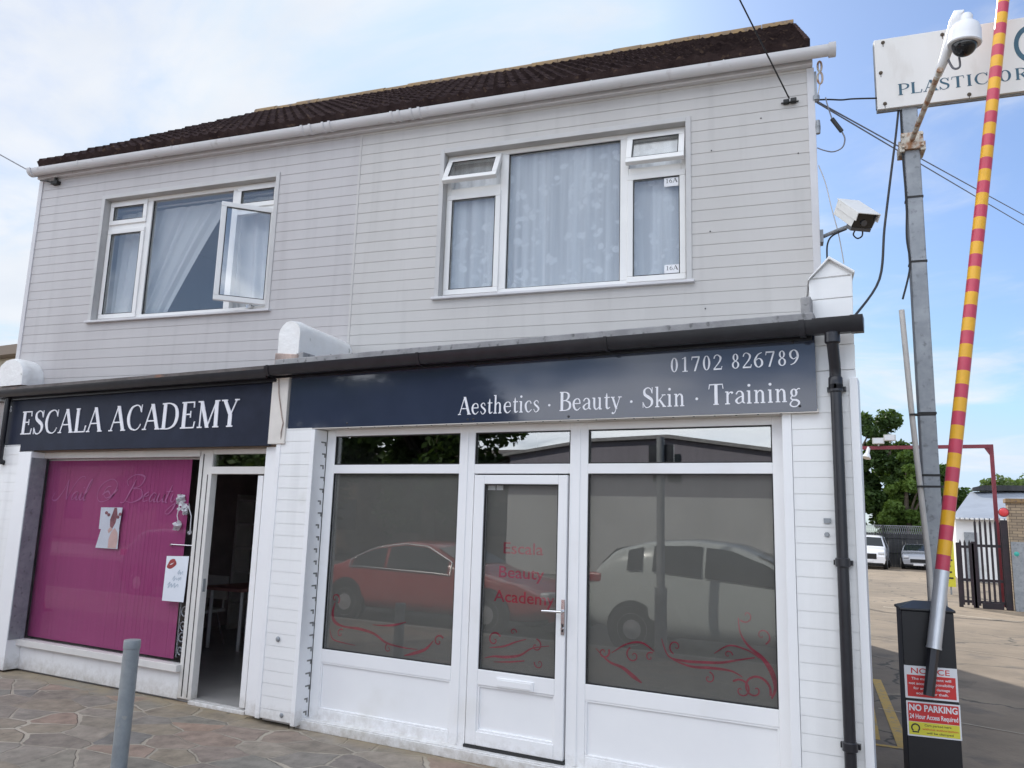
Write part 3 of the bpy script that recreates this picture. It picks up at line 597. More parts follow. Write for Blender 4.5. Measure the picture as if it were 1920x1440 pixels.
# ------------------------------------------------------------------ the shop building
bld = thing('shop_building', (-1.9, 0, 0), 'two storey clapboard building with two shopfronts below and two white windows above', 'building')
PW = .1084; ZW0, ZW1 = 3.02, 5.80
WR = (-1.025, 1.412, 3.885, 5.415); WL = (-5.45, -3.0, 3.885, 5.405)
def clad(mb, s0, s1, z0, z1, pitch, phase, holes=(), d0=0., lip=.0022, gro=.0028, gh=.0045):
    k0 = int(math.floor((z0-phase)/pitch)); k1 = int(math.ceil((z1-phase)/pitch))
    cuts = sorted({s0, s1} | {h[0] for h in holes if s0 < h[0] < s1} | {h[1] for h in holes if s0 < h[1] < s1})
    for a, b in zip(cuts, cuts[1:]):
        spans = [(z0, z1)]
        for h in holes:
            if h[0] <= a+1e-6 and h[1] >= b-1e-6: spans = [(z0, h[2]), (h[3], z1)]
        for za, zc in spans:
            for k in range(k0, k1+1):
                zb = phase+k*pitch; lo, hi = max(zb, za), min(zb+pitch, zc)
                if hi-lo < 1e-4: continue
                P = []
                if lo < zb+gh: P += [(lo, d0+gro), (min(zb+gh,hi), d0+gro)]
                if hi > zb+gh:
                    face = lambda z: d0-lip*(1-(z-zb)/pitch)
                    st = max(lo, zb+gh); P += [(st, face(st)), (hi, face(hi))]
                for (za_, da), (zb_, db) in zip(P, P[1:]):
                    mb.quad((a,da,za_),(b,da,za_),(b,db,zb_),(a,db,zb_))
                mb.quad((a,P[-1][1],P[-1][0]),(b,P[-1][1],P[-1][0]),(b,d0+gro,P[-1][0]),(a,d0+gro,P[-1][0]))
SJ = -1.985
mb = MB(U); clad(mb, -6.50, SJ, ZW0, ZW1, PW, 3.872, [WL]); obj('cladding', mb, M['clad_lilac'], bld)
mb = MB(U); clad(mb, SJ, 2.44, ZW0, ZW1, PW, 3.872, [WR]); obj('cladding', mb, M['clad_grey'], bld)
mb = MB(U)
def wallholes(mb, s0, s1, z0, z1, d0, d1, holes):
    cur = s0
    for h in sorted(holes):
        mb.box(cur, h[0], d0, d1, z0, z1); mb.box(h[0], h[1], d0, d1, z0, h[2]); mb.box(h[0], h[1], d0, d1, h[3], z1); cur = h[1]
    mb.box(cur, s1, d0, d1, z0, z1)
wallholes(mb, -6.5, 2.47, 2.9, 5.80, .014, .2, [WL, WR])
mb.box(2.40, 2.47, .2, 9.6, 0, 5.78); mb.box(-6.5, -6.43, .2, 9.6, 0, 5.78); mb.box(-6.5, 2.47, 9.6, 9.7, 0, 5.78)
mb.box(-2.06, -1.96, .2, 6, 3.1, 5.78)
for s in (-6.5, 2.40): mb.prismx([(0.05,5.78),(3.75,8.50),(7.45,5.78)], s, s+.07)
obj('masonry_wall', mb, M['clad_grey'], bld)
mb = MB(U); mb.box(-6.42, 2.39, .21, 6, 3.02, 3.12); mb.box(-6.42, 2.39, .21, 6, 5.70, 5.76); mb.box(-6.42,2.39,5.2,5.3,3.12,5.7)
obj('upper_room', mb, M['room_white'], bld)
mb = MB(U)
mb.box(2.44, 2.50, -.012, .05, 3.02, 5.74); mb.cut(); mb.box(-6.535, -6.475, -.012, .05, 3.02, 5.74)
obj('corner_trim', mb, M['trim'], bld, bevel=.003)
mb = MB(U); mb.box(SJ-.013, SJ+.013, -.006, .004, 3.02, 5.735); obj('joint_strip', mb, M['clad_grey'], bld, bevel=.002)
# little fixings and stains on the boards
mb = MB(U)
for s, z in ((1.62,5.08),(1.60,4.32),(2.05,5.33),(1.55,3.62),(2.35,4.96)):
    mb.lathe([(.006,0),(.006,.004),(.003,.006)], (s,-.003,z), ax=-U(0,1,0)+U(0,0,0), n=8); mb.cut()
obj('screw_cap', mb, M['rubber'], bld)
# eaves: fascia board + gutter
mb = MB(U); mb.box(-6.52, 2.49, -.06, .02, 5.745, 5.83); obj('eaves_fascia', mb, M['gutter_white'], bld, bevel=.003)
mb = MB(U)
n = 10; prof = []
for k in range(n+1):
    q = math.pi*k/n; prof.append((-.125-.062*math.cos(q), 5.835-.075*math.sin(q)))
prof2 = [(d*1, z) for d, z in [(-.125-.056*math.cos(math.pi*k/n), 5.835-.069*math.sin(math.pi*k/n)) for k in range(n, -1, -1)]]
mb.prismx(prof+prof2, -6.54, 2.665)
gut = obj('eaves_gutter', mb, M['gutter_white'], bld, smooth=50)
mb = MB(U)
def gclip(s, w=.022, r=.069):
    P = [(-.125-r*math.cos(math.pi*k/n), 5.838-(r+.012)*math.sin(math.pi*k/n)) for k in range(n+1)]
    Q = [(-.125-(r-.014)*math.cos(math.pi*k/n), 5.838-(r-.004)*math.sin(math.pi*k/n)) for k in range(n,-1,-1)]
    mb.prismx(P+Q, s-w/2, s+w/2); mb.cut()
for s in (-2.62,-2.52,-2.36,-2.28,-1.55,-1.47,-1.33,-1.24): gclip(s, .025, .074)
for s in (-4.35,-5.75,.55,1.75): gclip(s, .012, .066)
gclip(2.645, .055, .078); gclip(-6.52,.05,.078)
mb.prismx([(-.125-.074*math.cos(math.pi*k/n), 5.838-.085*math.sin(math.pi*k/n)) for k in range(n+1)], 2.665, 2.675); mb.cut()
mb.prismx([(-.125-.074*math.cos(math.pi*k/n), 5.838-.085*math.sin(math.pi*k/n)) for k in range(n+1)], -6.555, -6.54)
obj('bracket', mb, M['gutter_white'], gut, smooth=40)
# tiled roof
mb = MB(U)
DR, ZR, DE, ZE = 3.75, 8.58, -.16, 5.87
NC = 12; step = (DR-DE)/NC; rise = (ZR-ZE)/NC
roll = .126; sub = 7; s0, s1 = -6.38, 2.47; NS = int((s1-s0)/roll*sub)
def hz(s):
    t = ((s-s0)/roll) % 1
    return .026*max(0, math.cos((t-.5)*2*math.pi*.9))**1.0 if .22 < t < .78 else 0.0
cosr = DR-DE; ln = math.hypot(DR-DE, ZR-ZE); nd, nz = -(ZR-ZE)/ln, (DR-DE)/ln
for c in range(NC):
    jit = rnd.uniform(-.004,.004)
    rows = []
    for (t, lift) in ((-.06, .0), (-.06, .052), (1.02, .010)):
        rows.append([(s0+(s1-s0)*i/NS, t, lift+jit) for i in range(NS+1)])
    o = len(mb.v)
    for k, row in enumerate(rows):
        for (s, t, lift) in row:
            h = (hz(s) if k else -.01)+lift
            d = DE+(c+t)*step+nd*h; z = ZE+(c+t)*rise+nz*h
            mb.v.append(U(s, d, z))
    for k in range(2):
        for i in range(NS):
            mb.f.append([o+k*(NS+1)+i, o+k*(NS+1)+i+1, o+(k+1)*(NS+1)+i+1, o+(k+1)*(NS+1)+i]); mb.m.append(0)
mb.add([(s0,DE,ZE-.03),(s1,DE,ZE-.03),(s1,DR,ZR-.03),(s0,DR,ZR-.03)], [(0,3,2,1)])
mb.add([(s0,DR,ZR),(s1,DR,ZR),(s1,2*DR-DE,ZE),(s0,2*DR-DE,ZE)], [(0,1,2,3)])
for e0, e1, up_ in ((s0+.005,s0+.04,.0),(s1-.04,s1-.005,.055)):     # mortared verges
    mb.prismx([(DE-.02,ZE-.05),(DR,ZR-.05),(DR,ZR+up_),(DE-.02,ZE+up_)][::-1], e0, e1)
roof = obj('roof', mb, M['tile'], bld, smooth=35)
mb = MB(U)
x = s0
while x < s1-.05:
    e = min(x+.42, s1+.02); w = .115+rnd.uniform(-.004,.004); dz = rnd.uniform(-.008,.008)
    P = [(DR-w*math.cos(math.pi*k/8), ZR-.02+dz+(w+.0)*math.sin(math.pi*k/8)) for k in range(9)]
    mb.prismx(P, x+.006, e); x = e
obj('ridge_tiles', mb, M['ridge'], roof, smooth=50)

# ---- upstairs windows
FD = .085      # frame plane
def sash(mb, s0, s1, z0, z1, d0, d1, w=.058): mb.ring(s0, s1, z0, z1, w, d0, d1)
def pane(parent, s0, s1, z0, z1, d, T=U, m='glass_up', th=.006):
    mb = MB(T); mb.box(s0, s1, d, d+th, z0, z1); return obj('pane', mb, M[m], parent)
def up_window(W_, m1, m2, tl, tr_, label):
    s0, s1, z0, z1 = W_
    mb = MB(U)
    mb.ring(s0+.02, s1-.02, z0+.02, z1-.02, .05, FD, FD+.07)
    mb.box(m1-.04, m1+.04, FD, FD+.07, z0+.07, z1-.07); mb.box(m2-.04, m2+.04, FD, FD+.07, z0+.07, z1-.07)
    mb.box(s0+.07, m1-.04, FD, FD+.07, tl-.04, tl+.04); mb.box(m2+.04, s1-.07, FD, FD+.07, tr_-.04, tr_+.04)
    w = obj('window', mb, M['sash'], bld, bevel=.005, label=label)
    mb = MB(U)     # reveal lining, flange and sill
    mb.box(s0-.028, s0+.02, -.012, .2, z0+.0, z1+.028); mb.box(s1-.02, s1+.028, -.012, .2, z0+.0, z1+.028)
    mb.box(s0+.02, s1-.02, -.012, .2, z1-.02, z1+.028)
    obj('reveal', mb, M['reveal_grey'], w, bevel=.003)
    mb = MB(U); mb.prismx([(-.045,z0-.025),(.19,z0-.025),(.19,z0+.02),(-.045,z0)], s0-.045, s1+.05)
    obj('sill', mb, M['trim'], w, bevel=.004)
    return w
wR = up_window(WR, -.385, .815, 5.0, 5.0, 'right-hand window over the longer sign, both top lights ajar')
wL = up_window(WL, -4.83, -3.61, 5.05, 5.07, 'left-hand window with its right casement swung open')
def casement(parent, s0, s1, z0, z1, T=U, d=FD-.018, w=.055, name='casement'):
    mb = MB(T); mb.ring(s0, s1, z0, z1, w, d, d+.05); c = obj(name, mb, M['sash'], parent, bevel=.006)
    mb = MB(T); mb.ring(s0+w, s1-w, z0+w, z1-w, .007, d+.004, d+.012); obj('gasket', mb, M['rubber'], parent)
    pane(parent, s0+w, s1-w, z0+w, z1-w, d+.02, T); return c
def hinge_top(zt, ang, d=FD-.018):   # swing outwards about the top edge
    ca, sa = math.cos(ang), math.sin(ang)
    return lambda s, dd, z: U(s, d+(dd-d)*ca-(zt-z)*sa, zt-(zt-z)*ca-(dd-d)*sa)
def hinge_right(sr, ang, d=FD-.018):
    ca, sa = math.cos(ang), math.sin(ang)
    return lambda s, dd, z: U(sr-(sr-s)*ca+(dd-d)*sa*-1, d+(dd-d)*ca-(sr-s)*sa, z)
# right window
casement(wR, -.99, -.415, 3.925, 4.97); casement(wR, .845, 1.38, 3.925, 4.97)
casement(wR, -.99, -.415, 5.025, 5.365, T=hinge_top(5.365, R(28)), name='top_light')
casement(wR, .845, 1.38, 5.025, 5.365, T=hinge_top(5.365, R(20)), name='top_light')
pane(wR, -.345, .775, 3.955, 5.345, FD+.03)
mb = MB(U); mb.ring(-.345, .775, 3.955, 5.345, .008, FD+.016, FD+.026); obj('gasket', mb, M['rubber'], wR)
# left window
casement(wL, -5.415, -4.86, 3.925, 5.02); casement(wL, -5.415, -4.86, 5.08, 5.36, name='top_light'); casement(wL, -3.58, -3.035, 5.10, 5.36, name='top_light')
casement(wL, -3.60, -3.035, 3.95, 5.045, T=hinge_right(-3.035, R(38)), name='casement')
pane(wL, -4.79, -3.65, 3.955, 5.345, FD+.03)
mb = MB(U); mb.ring(-4.79, -3.65, 3.955, 5.345, .008, FD+.016, FD+.026); obj('gasket', mb, M['rubber'], wL)
mb = MB(U); mb.box(-3.30,-3.24,FD-.05,FD+.02,3.93,3.962); obj('window_stay', mb, M['chrome'], wL)

# ---- curtains
def curtain(name, left, right, ztop, zbot, d, m, label, amp=.016, nw=120, seed=1, wl=.05):
    """left/right: functions of t (0 top..1 bottom) giving s"""
    r = random.Random(seed); mb = MB(U)
    ph = []; x = 0
    nz = 10; cols = nw
    offs = [0]*(cols+1); a = 0
    for i in range(cols+1):
        a += r.uniform(.15,.75); offs[i] = amp*math.sin(a)*(.5+.5*math.sin(i*.21+seed))+amp*.4*math.sin(a*.37)
    vs = []
    for j in range(nz+1):
        t = j/nz
        for i in range(cols+1):
            q = i/cols; vs.append((left(t)+(right(t)-left(t))*q, d+offs[i]*(.5+.5*t), ztop+(zbot-ztop)*t))
    mb.add(vs, [(j*(cols+1)+i, j*(cols+1)+i+1, (j+1)*(cols+1)+i+1, (j+1)*(cols+1)+i) for j in range(nz) for i in range(cols)])
    return tag(obj(name, mb, M[m], smooth=80), label, 'curtain')
curtain('net_curtain', lambda t: -1.02, lambda t: 1.41, 5.37, 3.90, .165, 'net', 'floral lace net curtain hanging across the upstairs window over the slate blue sign', seed=3, nw=190, amp=.022)
curtain('voile_curtain', lambda t: -5.44, lambda t: -3.82-.86*t**.9, 5.30, 3.88, .27, 'voile', 'white voile curtain drawn diagonally aside in the left-hand upstairs window', seed=5, amp=.032)
curtain('voile_curtain', lambda t: -3.78+.12*t, lambda t: -3.0, 5.30, 3.88, .27, 'voile', 'narrow white voile curtain behind the open casement of the left-hand upstairs window', seed=8, amp=.035, nw=60)
mb = MB(U); mb.tube([(-5.44,.25,5.33),(-3.0,.25,5.33)], .012); tag(obj('curtain_rail', mb, M['upvc_old']), 'thin rail across the top of the left-hand upstairs window carrying white voile', 'curtain rail')

# ---- house-number stickers in the right-hand window
def sticker(z, where):
    t = thing('number_sticker', U(1.26, FD+.0, z), f'white 16A sticker {where} of the right casement in the upstairs lace window', 'sticker', 'number stickers on the window')
    mb = MB(U); mb.box(1.185, 1.318, FD-.003, FD-.001, z, z+.085); obj('backing', mb, M['sgn_white'], t)
    mb = MB(U); serif_text(mb, '16A', 1.197, .11, z+.034, .042, FD-.003, .0006); obj('lettering', mb, M['ink'], t)
sticker(4.82, 'at the top'); sticker(3.985, 'at the bottom')

# ---- flat roof over the shops, copings, parapet
mb = MB()
def back_y(x): return 1+.1516*x+.02
mb.prismz([(-6.42,-.20),(-2.03,-.20),(-2.03,back_y(-2.03)),(-6.42,back_y(-6.42))], 3.035, 3.085)
obj('flat_roof', mb, M['felt_brown'], bld)
mb = MB(); mb.prismz([(-2.03,-.215),(2.58,-.215),(2.56,back_y(2.56)),(-2.03,back_y(-2.03))], 3.04, 3.128)
obj('flat_roof', mb, M['felt'], bld, bevel=.008)
mb = MB(); mb.box(-6.3,-2.03,-.19,-.12,2.93,3.035); mb.cut(); mb.box(-2.03,2.56,-.19,-.12,2.96,3.04); obj('roof_fascia', mb, M['black_pvc'], bld)
def coping(x, w, zt, y0, y1, label):
    T = lambda a, b, c: I(x+a-.1516*b, b, c)
    mb = MB(T); r = w/2
    P = []
    for k in range(9):
        q = math.pi*k/8; P.append((-r*math.cos(q), zt-r*.85+r*.85*math.sin(q)))
    P += [(r, zt-.33), (-r, zt-.33)]
    ny = 10; vs = []
    rr = random.Random(int(zt*100+x*10))
    for j in range(ny+1):
        b = y0+(y1-y0)*j/ny
        for a, c in P:
            jj = 1+rr.uniform(-.03,.03)
            vs.append((a*jj*(.93 if j == 0 else 1), b, zt-.33+(c-zt+.33)*(1+rr.uniform(-.02,.02))*(.96 if j == 0 else 1)))
    npts = len(P)
    mb.add(vs, [(j*npts+i, j*npts+(i+1)%npts, (j+1)*npts+(i+1)%npts, (j+1)*npts+i) for j in range(ny) for i in range(npts)]+[tuple(range(npts-1,-1,-1)), tuple(range(ny*npts, ny*npts+npts))])
    return obj('coping', mb, M['cement'], bld, smooth=50, label=label)
coping(-1.945, .27, 3.50, -.17, back_y(-2.06), 'rounded white coping on the party wall between the shops')
coping(-6.24, .56, 3.44, -.17, .30, 'rounded white coping at the left end of the flat roof')
mb = MB(); mb.prism([(-2.07,3.03),(-1.79,3.03),(-1.79,3.17),(-2.07,3.20)], -.18, .05); obj('party_wall_end', mb, M['terracotta'], bld, bevel=.01)
mb = MB(); mb.box(-1.83,-1.74,-.17,.0,3.11,3.19); mb.cut(); mb.box(2.50,2.565,-.20,-.1,3.10,3.24); obj('flashing', mb, M['felt'], bld, bevel=.012)
# right parapet, gabled top, skewed with the building
T = lambda a, b, c: I(a-.1516*(b+.1), b, c)
mb = MB(T); mb.prism([(2.55,2.45),(2.795,2.45),(2.81,3.40),(2.672,3.50),(2.55,3.385)], -.085, 1.30)
obj('parapet', mb, M['clad_white'], bld)
mb = MB(T)
for z0_, z1_, ex in ((2.60,2.76,0),(2.765,2.925,0),(2.93,3.085,0),(3.09,3.235,0),(3.24,3.375,.003)):
    mb.prism([(2.548-ex,z0_),(2.803+ex,z0_),(2.805+ex,z1_),(2.548-ex,z1_)], -.097, -.085)
mb.prism([(2.56,3.385),(2.80,3.385),(2.672,3.48)], -.097, -.085)
mb.prism([(2.535,3.365),(2.545,3.385),(2.672,3.518),(2.822,3.402),(2.822,3.385),(2.672,3.500)], -.125, 1.3)
obj('parapet_cladding', mb, M['clad_white'], bld, bevel=.003)

# black gutters and downpipe
def sqgut(mb, x0, x1, y, z, w=.11, h=.085):
    mb.prismx([(y,z),(y-w*.25,z-h*.75),(y+w*.2-w*.5,z-h),(y+w*.35,z-h),(y+w*.5,z-h*.6),(y+w*.5,z)][::-1] if False else
              [(y-w*.5,z),(y-w*.44,z-h*.55),(y-w*.22,z-h),(y+w*.22,z-h),(y+w*.44,z-h*.55),(y+w*.5,z)][::-1], x0, x1)
mb = MB(); sqgut(mb, -2.06, 2.86, -.26, 3.055)
for x in (-2.02,-.4,1.2): sqgut(mb, x-.012, x+.012, -.26, 3.058, .122, .095)
sqgut(mb, 2.50, 2.535, -.26, 3.058, .125, .098); sqgut(mb, 2.80, 2.872, -.26, 3.062, .128, .10)
sqgut(mb, 2.58, 2.80, -.26, 3.06, .122, .094)
g2 = obj('shop_gutter', mb, M['black_pvc'], bld, smooth=30)
mb = MB(); sqgut(mb, -6.35, -2.06, -.25, 3.03, .10, .075)
obj('shop_gutter', mb, M['black_pvc'], bld, smooth=30)
mb = MB()
mb.tube([(2.69,-.26,2.985),(2.69,-.26,2.90),(2.69,-.17,2.78),(2.69,-.165,2.70)], .035, 14)
mb.tube([(2.69,-.165,2.72),(2.69,-.165,.02)], .034, 14)
mb.lathe([(.036,0),(.046,.01),(.046,.07),(.036,.08)], (2.69,-.26,2.90)); mb.lathe([(.036,0),(.043,.01),(.043,.08),(.036,.09)], (2.69,-.165,2.62))
for z in (2.62,1.55,.5):
    mb.box(2.635,2.745,-.135,-.10,z,z+.03); mb.lathe([(.036,0),(.043,.006),(.043,.05),(.036,.056)], (2.69,-.165,z-.01))
obj('downpipe', mb, M['black_pvc'], bld, smooth=40)
mb = MB(); mb.tube([(-6.12,-.2,2.98),(-6.12,-.2,2.25),(-6.12,-.14,2.22)], .03, 12); mb.tube([(-6.12,-.2,2.26),(-6.12,-.2,2.20)], .034, 12)
obj('downpipe', mb, M['black_pvc'], bld, smooth=40)

# ---- ground floor masonry, ceilings and floors
mb = MB()
mb.box(-1.86,2.5,-.115,.0,2.515,2.96); mb.cut(); mb.box(-6.3,-2.08,-.115,.0,2.375,2.93)          # behind the signs
mb.cut(); mb.box(-1.95,-1.56,-.10,.0,.02,2.9)                                                         # pilaster core
mb.cut(); mb.box(-6.4,-5.66,-.12,-.02,.02,2.4)
mb.cut(); mb.box(2.42,2.80,-.08,.02,.0,2.6)
obj('pier_wall', mb, M['clad_white'], bld)
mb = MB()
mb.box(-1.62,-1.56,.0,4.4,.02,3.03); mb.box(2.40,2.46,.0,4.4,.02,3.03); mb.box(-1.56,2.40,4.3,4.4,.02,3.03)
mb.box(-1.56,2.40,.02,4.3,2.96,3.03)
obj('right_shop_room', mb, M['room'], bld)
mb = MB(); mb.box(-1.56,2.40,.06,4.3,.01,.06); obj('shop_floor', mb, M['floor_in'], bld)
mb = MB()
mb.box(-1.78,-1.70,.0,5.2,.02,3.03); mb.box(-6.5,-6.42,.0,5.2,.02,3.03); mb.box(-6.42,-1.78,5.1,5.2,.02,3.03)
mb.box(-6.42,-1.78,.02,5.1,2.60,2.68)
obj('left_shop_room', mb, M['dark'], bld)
mb = MB(); mb.box(-6.42,-1.78,.03,5.1,.0,.04); obj('shop_floor', mb, M['floor_in'], bld)

# ---- ground floor cladding
mb = MB(); clad(mb, -1.935, -1.585, .05, 2.50, .1025, .024, d0=-.15)
mb.cut(); clad(mb, 2.412, 2.80, .02, 2.62, .1025, .029, d0=-.105)
mb.cut(); clad(mb, -6.6, -5.845, .02, 2.42, .1025, .05, d0=-.15)
obj('shop_cladding', mb, M['clad_white'], bld)
mb = MB()
mb.box(-1.585,-1.54,-.162,.0,.03,2.485); mb.cut(); mb.box(-1.985,-1.935,-.158,-.0,.04,2.52)
mb.cut(); mb.box(2.352,2.41,-.112,.02,.02,2.505)
mb.cut(); mb.box(2.765,2.815,-.128,.0,.0,2.705); mb.box(2.765,2.815,0,.02,.0,2.70)
obj('corner_board', mb, M['upvc'], bld, bevel=.003)
mb = MB(); mb.box(-2.078,-1.882,-.172,-.10,2.365,3.0); mb.box(-2.095,-1.868,-.178,-.10,2.955,3.005)
obj('sign_end_board', mb, M['cream'], bld, bevel=.003)
mb = MB(); mb.tube([(-2.0,-.178,2.96),(-1.985,-.178,2.82),(-1.93,-.178,2.62),(-1.905,-.178,2.55),(-1.92,-.178,2.46),(-1.925,-.16,2.36)], .005, 6)
obj('stray_wire', mb, M['terracotta'], bld)
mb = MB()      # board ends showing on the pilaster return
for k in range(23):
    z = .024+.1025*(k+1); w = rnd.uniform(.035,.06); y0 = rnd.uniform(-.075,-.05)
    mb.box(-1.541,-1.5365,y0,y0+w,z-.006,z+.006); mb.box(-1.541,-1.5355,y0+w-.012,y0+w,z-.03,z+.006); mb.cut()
obj('board_end', mb, M['board_grey'], bld)
mb = MB(); mb.lathe([(.022,0),(.022,.006),(.010,.012)], (-1.79,-.156,.70), ax=(0,-1,0)); mb.cut(); mb.lathe([(.016,0),(.012,.008)], (2.60,-.11,1.73), ax=(0,-1,0), n=10); mb.cut(); mb.lathe([(.02,0),(.012,.008)], (-1.69,-.156,.10), ax=(0,-1,0), n=10); mb.cut(); mb.box(2.585,2.625,-.118,-.108,1.80,1.83)
obj('wall_fixing', mb, M['galv'], bld)
mb = MB(); mb.box(-1.88,2.58,-.148,.03,2.492,2.512); obj('soffit', mb, M['cream'], bld)
mb = MB()
for k in range(26):
    x = -1.2+k*.142; mb.lathe([(.007,0),(.007,.003)], (x,-.135,2.4915), ax=(0,0,-1), n=8); mb.cut()
obj('soffit_screw', mb, M['rubber'], bld)

# ---- right shopfront
mb = MB()
Y0, Y1 = .0, .06
mb.box(-1.535,-1.44,Y0,Y1,.075,2.492); mb.box(2.268,2.35,Y0,Y1,.075,2.492)            # outer stiles
mb.box(-.155,-.012,Y0,Y1,.075,2.492); mb.box(.812,.958,Y0,Y1,.075,2.492)               # door posts
for a, b in ((-1.44,-.155),(-.012,.812),(.958,2.268)):
    mb.box(a,b,Y0,Y1,2.437,2.492); mb.box(a,b,Y0,Y1,2.112,2.186)
for a, b in ((-1.44,-.155),(.958,2.268)):
    mb.box(a,b,Y0,Y1,.53,.636); mb.box(a,b,Y0,Y1,.075,.155)
sf = obj('shopfront', mb, M['upvc'], bld, bevel=.004, label='right-hand white shopfront with a central glazed door')
mb = MB()      # mullion cover lines and couplers
for x in (-.085,.885): mb.box(x-.012,x+.012,-.006,0,.08,2.49); mb.cut()
obj('coupler', mb, M['upvc'], sf, bevel=.002)
mb = MB()
for a, b in ((-1.44,-.155),(.958,2.268)):
    mb.box(a,b,.016,.045,.155,.53); mb.cut()
obj('panel', mb, M['upvc'], sf)
mb = MB()
for a, b in ((-1.44,-.155),(.958,2.268)):
    mb.ring(a,b,.155,.53,.014,.004,.016); mb.cut()
obj('panel_bead', mb, M['upvc'], sf, bevel=.003)
mb = MB()
for a, b, c, d in ((-1.44,-.155,.636,2.112),(.958,2.268,.636,2.112),(-1.44,-.155,2.186,2.437),(-.012,.812,2.186,2.437),(.958,2.268,2.186,2.437)):
    mb.ring(a,b,c,d,.008,.006,.02); mb.cut()
obj('gasket', mb, M['rubber'], sf)
for a, b in ((-1.44,-.155),(.958,2.268)):
    pane(sf, a+.002, b-.002, .638, 2.110, .020, I, 'glass_shop')
    mb = MB(); mb.box(a+.002,b-.002,.040,.042,.638,2.110); obj('frosted_film', mb, M['film'], sf)
for a, b in ((-1.44,-.155),(-.012,.812),(.958,2.268)): pane(sf, a+.002, b-.002, 2.188, 2.435, .020, I, 'glass_top')
mb = MB(); mb.box(-1.60,2.41,-.085,.05,.0,.07); mb.box(-1.60,2.41,-.07,.05,.07,.078); obj('threshold', mb, M['upvc'], sf, bevel=.006)
mb = MB(); mb.box(-.01,.81,-.02,.01,.078,.098); obj('door_gap', mb, M['rubber'], sf)
# door
mb = MB(); DY0, DY1 = -.012, .05
mb.box(.0,.09,DY0,DY1,.10,2.10); mb.box(.726,.80,DY0,DY1,.10,2.10)
mb.box(.09,.726,DY0,DY1,2.03,2.10); mb.box(.09,.726,DY0,DY1,.53,.642); mb.box(.09,.726,DY0,DY1,.10,.20)
door = obj('door', mb, M['upvc'], bld, bevel=.005, label='white door with a glazed upper half and red lettering')
mb = MB(); mb.box(.09,.726,.012,.04,.20,.53); mb.ring(.09,.726,.20,.53,.014,-.004,.012); obj('panel', mb, M['upvc'], door, bevel=.002)
mb = MB(); mb.ring(.09,.726,.642,2.03,.009,-.004,.012); obj('gasket', mb, M['rubber'], door)
pane(door, .092, .724, .644, 2.028, .012, I, 'glass_shop')
mb = MB(); mb.box(.092,.724,.034,.036,.644,2.028); obj('frosted_film', mb, M['film'], door)
mb = MB(); mb.box(.255,.560,-.024,-.012,.536,.60); mb.box(.268,.547,-.029,-.024,.546,.590); obj('letter_box', mb, M['upvc'], door, bevel=.003)
mb = MB(); mb.box(.772,.798,-.022,-.012,.955,1.20); mb.tube([(.785,-.022,1.118),(.785,-.058,1.118)], .010, 10); mb.tube([(.79,-.058,1.118),(.70,-.060,1.116),(.635,-.058,1.113)], .0095, 10)
mb.lathe([(.009,0),(.009,.012)], (.785,-.022,1.0), ax=(0,-1,0), n=12)
obj('handle', mb, M['chrome'], door, smooth=40)
mb = MB(); mb.box(.778,.792,-.0235,-.0215,.975,1.03); obj('keyhole', mb, M['rubber'], door)
mb = MB(); mb.box(.102,.168,.0415-.012,.034-.0005,1.985,2.022); mb.box(.178,.236,.0415-.012,.034-.0005,1.985,2.022); obj('sticker', mb, M['sgn_white'], door)
# red film lettering and scrolls (on the film, behind the glass)
YF = .0335
for txt, a, b, z, h in (('Escala',.255,.593,1.505,.085),('Beauty',.222,.605,1.325,.085),('Academy',.183,.693,1.145,.085)):
    sans('lettering', txt, M['decal'], a, b, z, h, YF, door, bold=.012)
def scroll(parent, curves, y):
    mb = MB()
    for j, c in enumerate(curves):
        lo, hi = strip([(a_, b_, w_*.8) for a_, b_, w_ in crom(c, 5)])
        yy = y-j*.0002
        for q in range(len(lo)-1):
            mb.quad((lo[q][0],yy,lo[q][1]),(lo[q+1][0],yy,lo[q+1][1]),(hi[q+1][0],yy,hi[q+1][1]),(hi[q][0],yy,hi[q][1]))
    return obj('scroll_decal', mb, M['decal'], parent)
def spiral(cx, cz, r, turns, a0, sgn=1, w=.012):
    return [(cx+r*(1-t/14)*math.cos(a0+sgn*turns*2*math.pi*t/14), cz+r*(1-t/14)*math.sin(a0+sgn*turns*2*math.pi*t/14), w*(1-.6*t/14)) for t in range(15)]
swR = [[(2.02,1.17,.008),(2.03,1.08,.012),(2.08,1.0,.018),(2.17,.93,.03),(2.225,.85,.04),(2.245,.76,.028),(2.22,.69,.014)],
       spiral(2.17,1.07,.055,1.1,-1.2), spiral(2.07,1.19,.05,.9,-2.4), spiral(2.12,.735,.10,1.3,-.3,1,.02), spiral(2.03,.72,.07,1.2,2.4,-1,.016),
       [(1.50,.99,.006),(1.55,.88,.012),(1.66,.86,.02),(1.78,.865,.022),(1.90,.875,.02),(2.0,.90,.014),(2.12,.93,.008)],
       [(1.58,.86,.006),(1.70,.83,.018),(1.85,.835,.022),(1.97,.83,.014),(2.04,.80,.006)],
       spiral(1.60,.945,.05,1.1,-1.9,-1), [(1.02,.88,.006),(1.12,.80,.016),(1.22,.77,.026),(1.30,.72,.034),(1.36,.685,.012)], spiral(1.30,.86,.055,1.2,2.0,1,.014), spiral(1.08,.86,.045,1.2,.5,-1,.016),
       [(1.14,.86,.006),(1.25,.93,.014),(1.36,.95,.016),(1.45,.90,.008)], spiral(1.42,.86,.035,1,1,1,.012), spiral(1.95,.93,.03,1,0,1,.010),
       [(1.86,.93,.005),(1.96,.99,.012),(2.08,.97,.010),(2.15,.93,.006)], spiral(1.82,.77,.04,1.1,1.4,-1,.012)]
scroll(sf, swR, .0385)
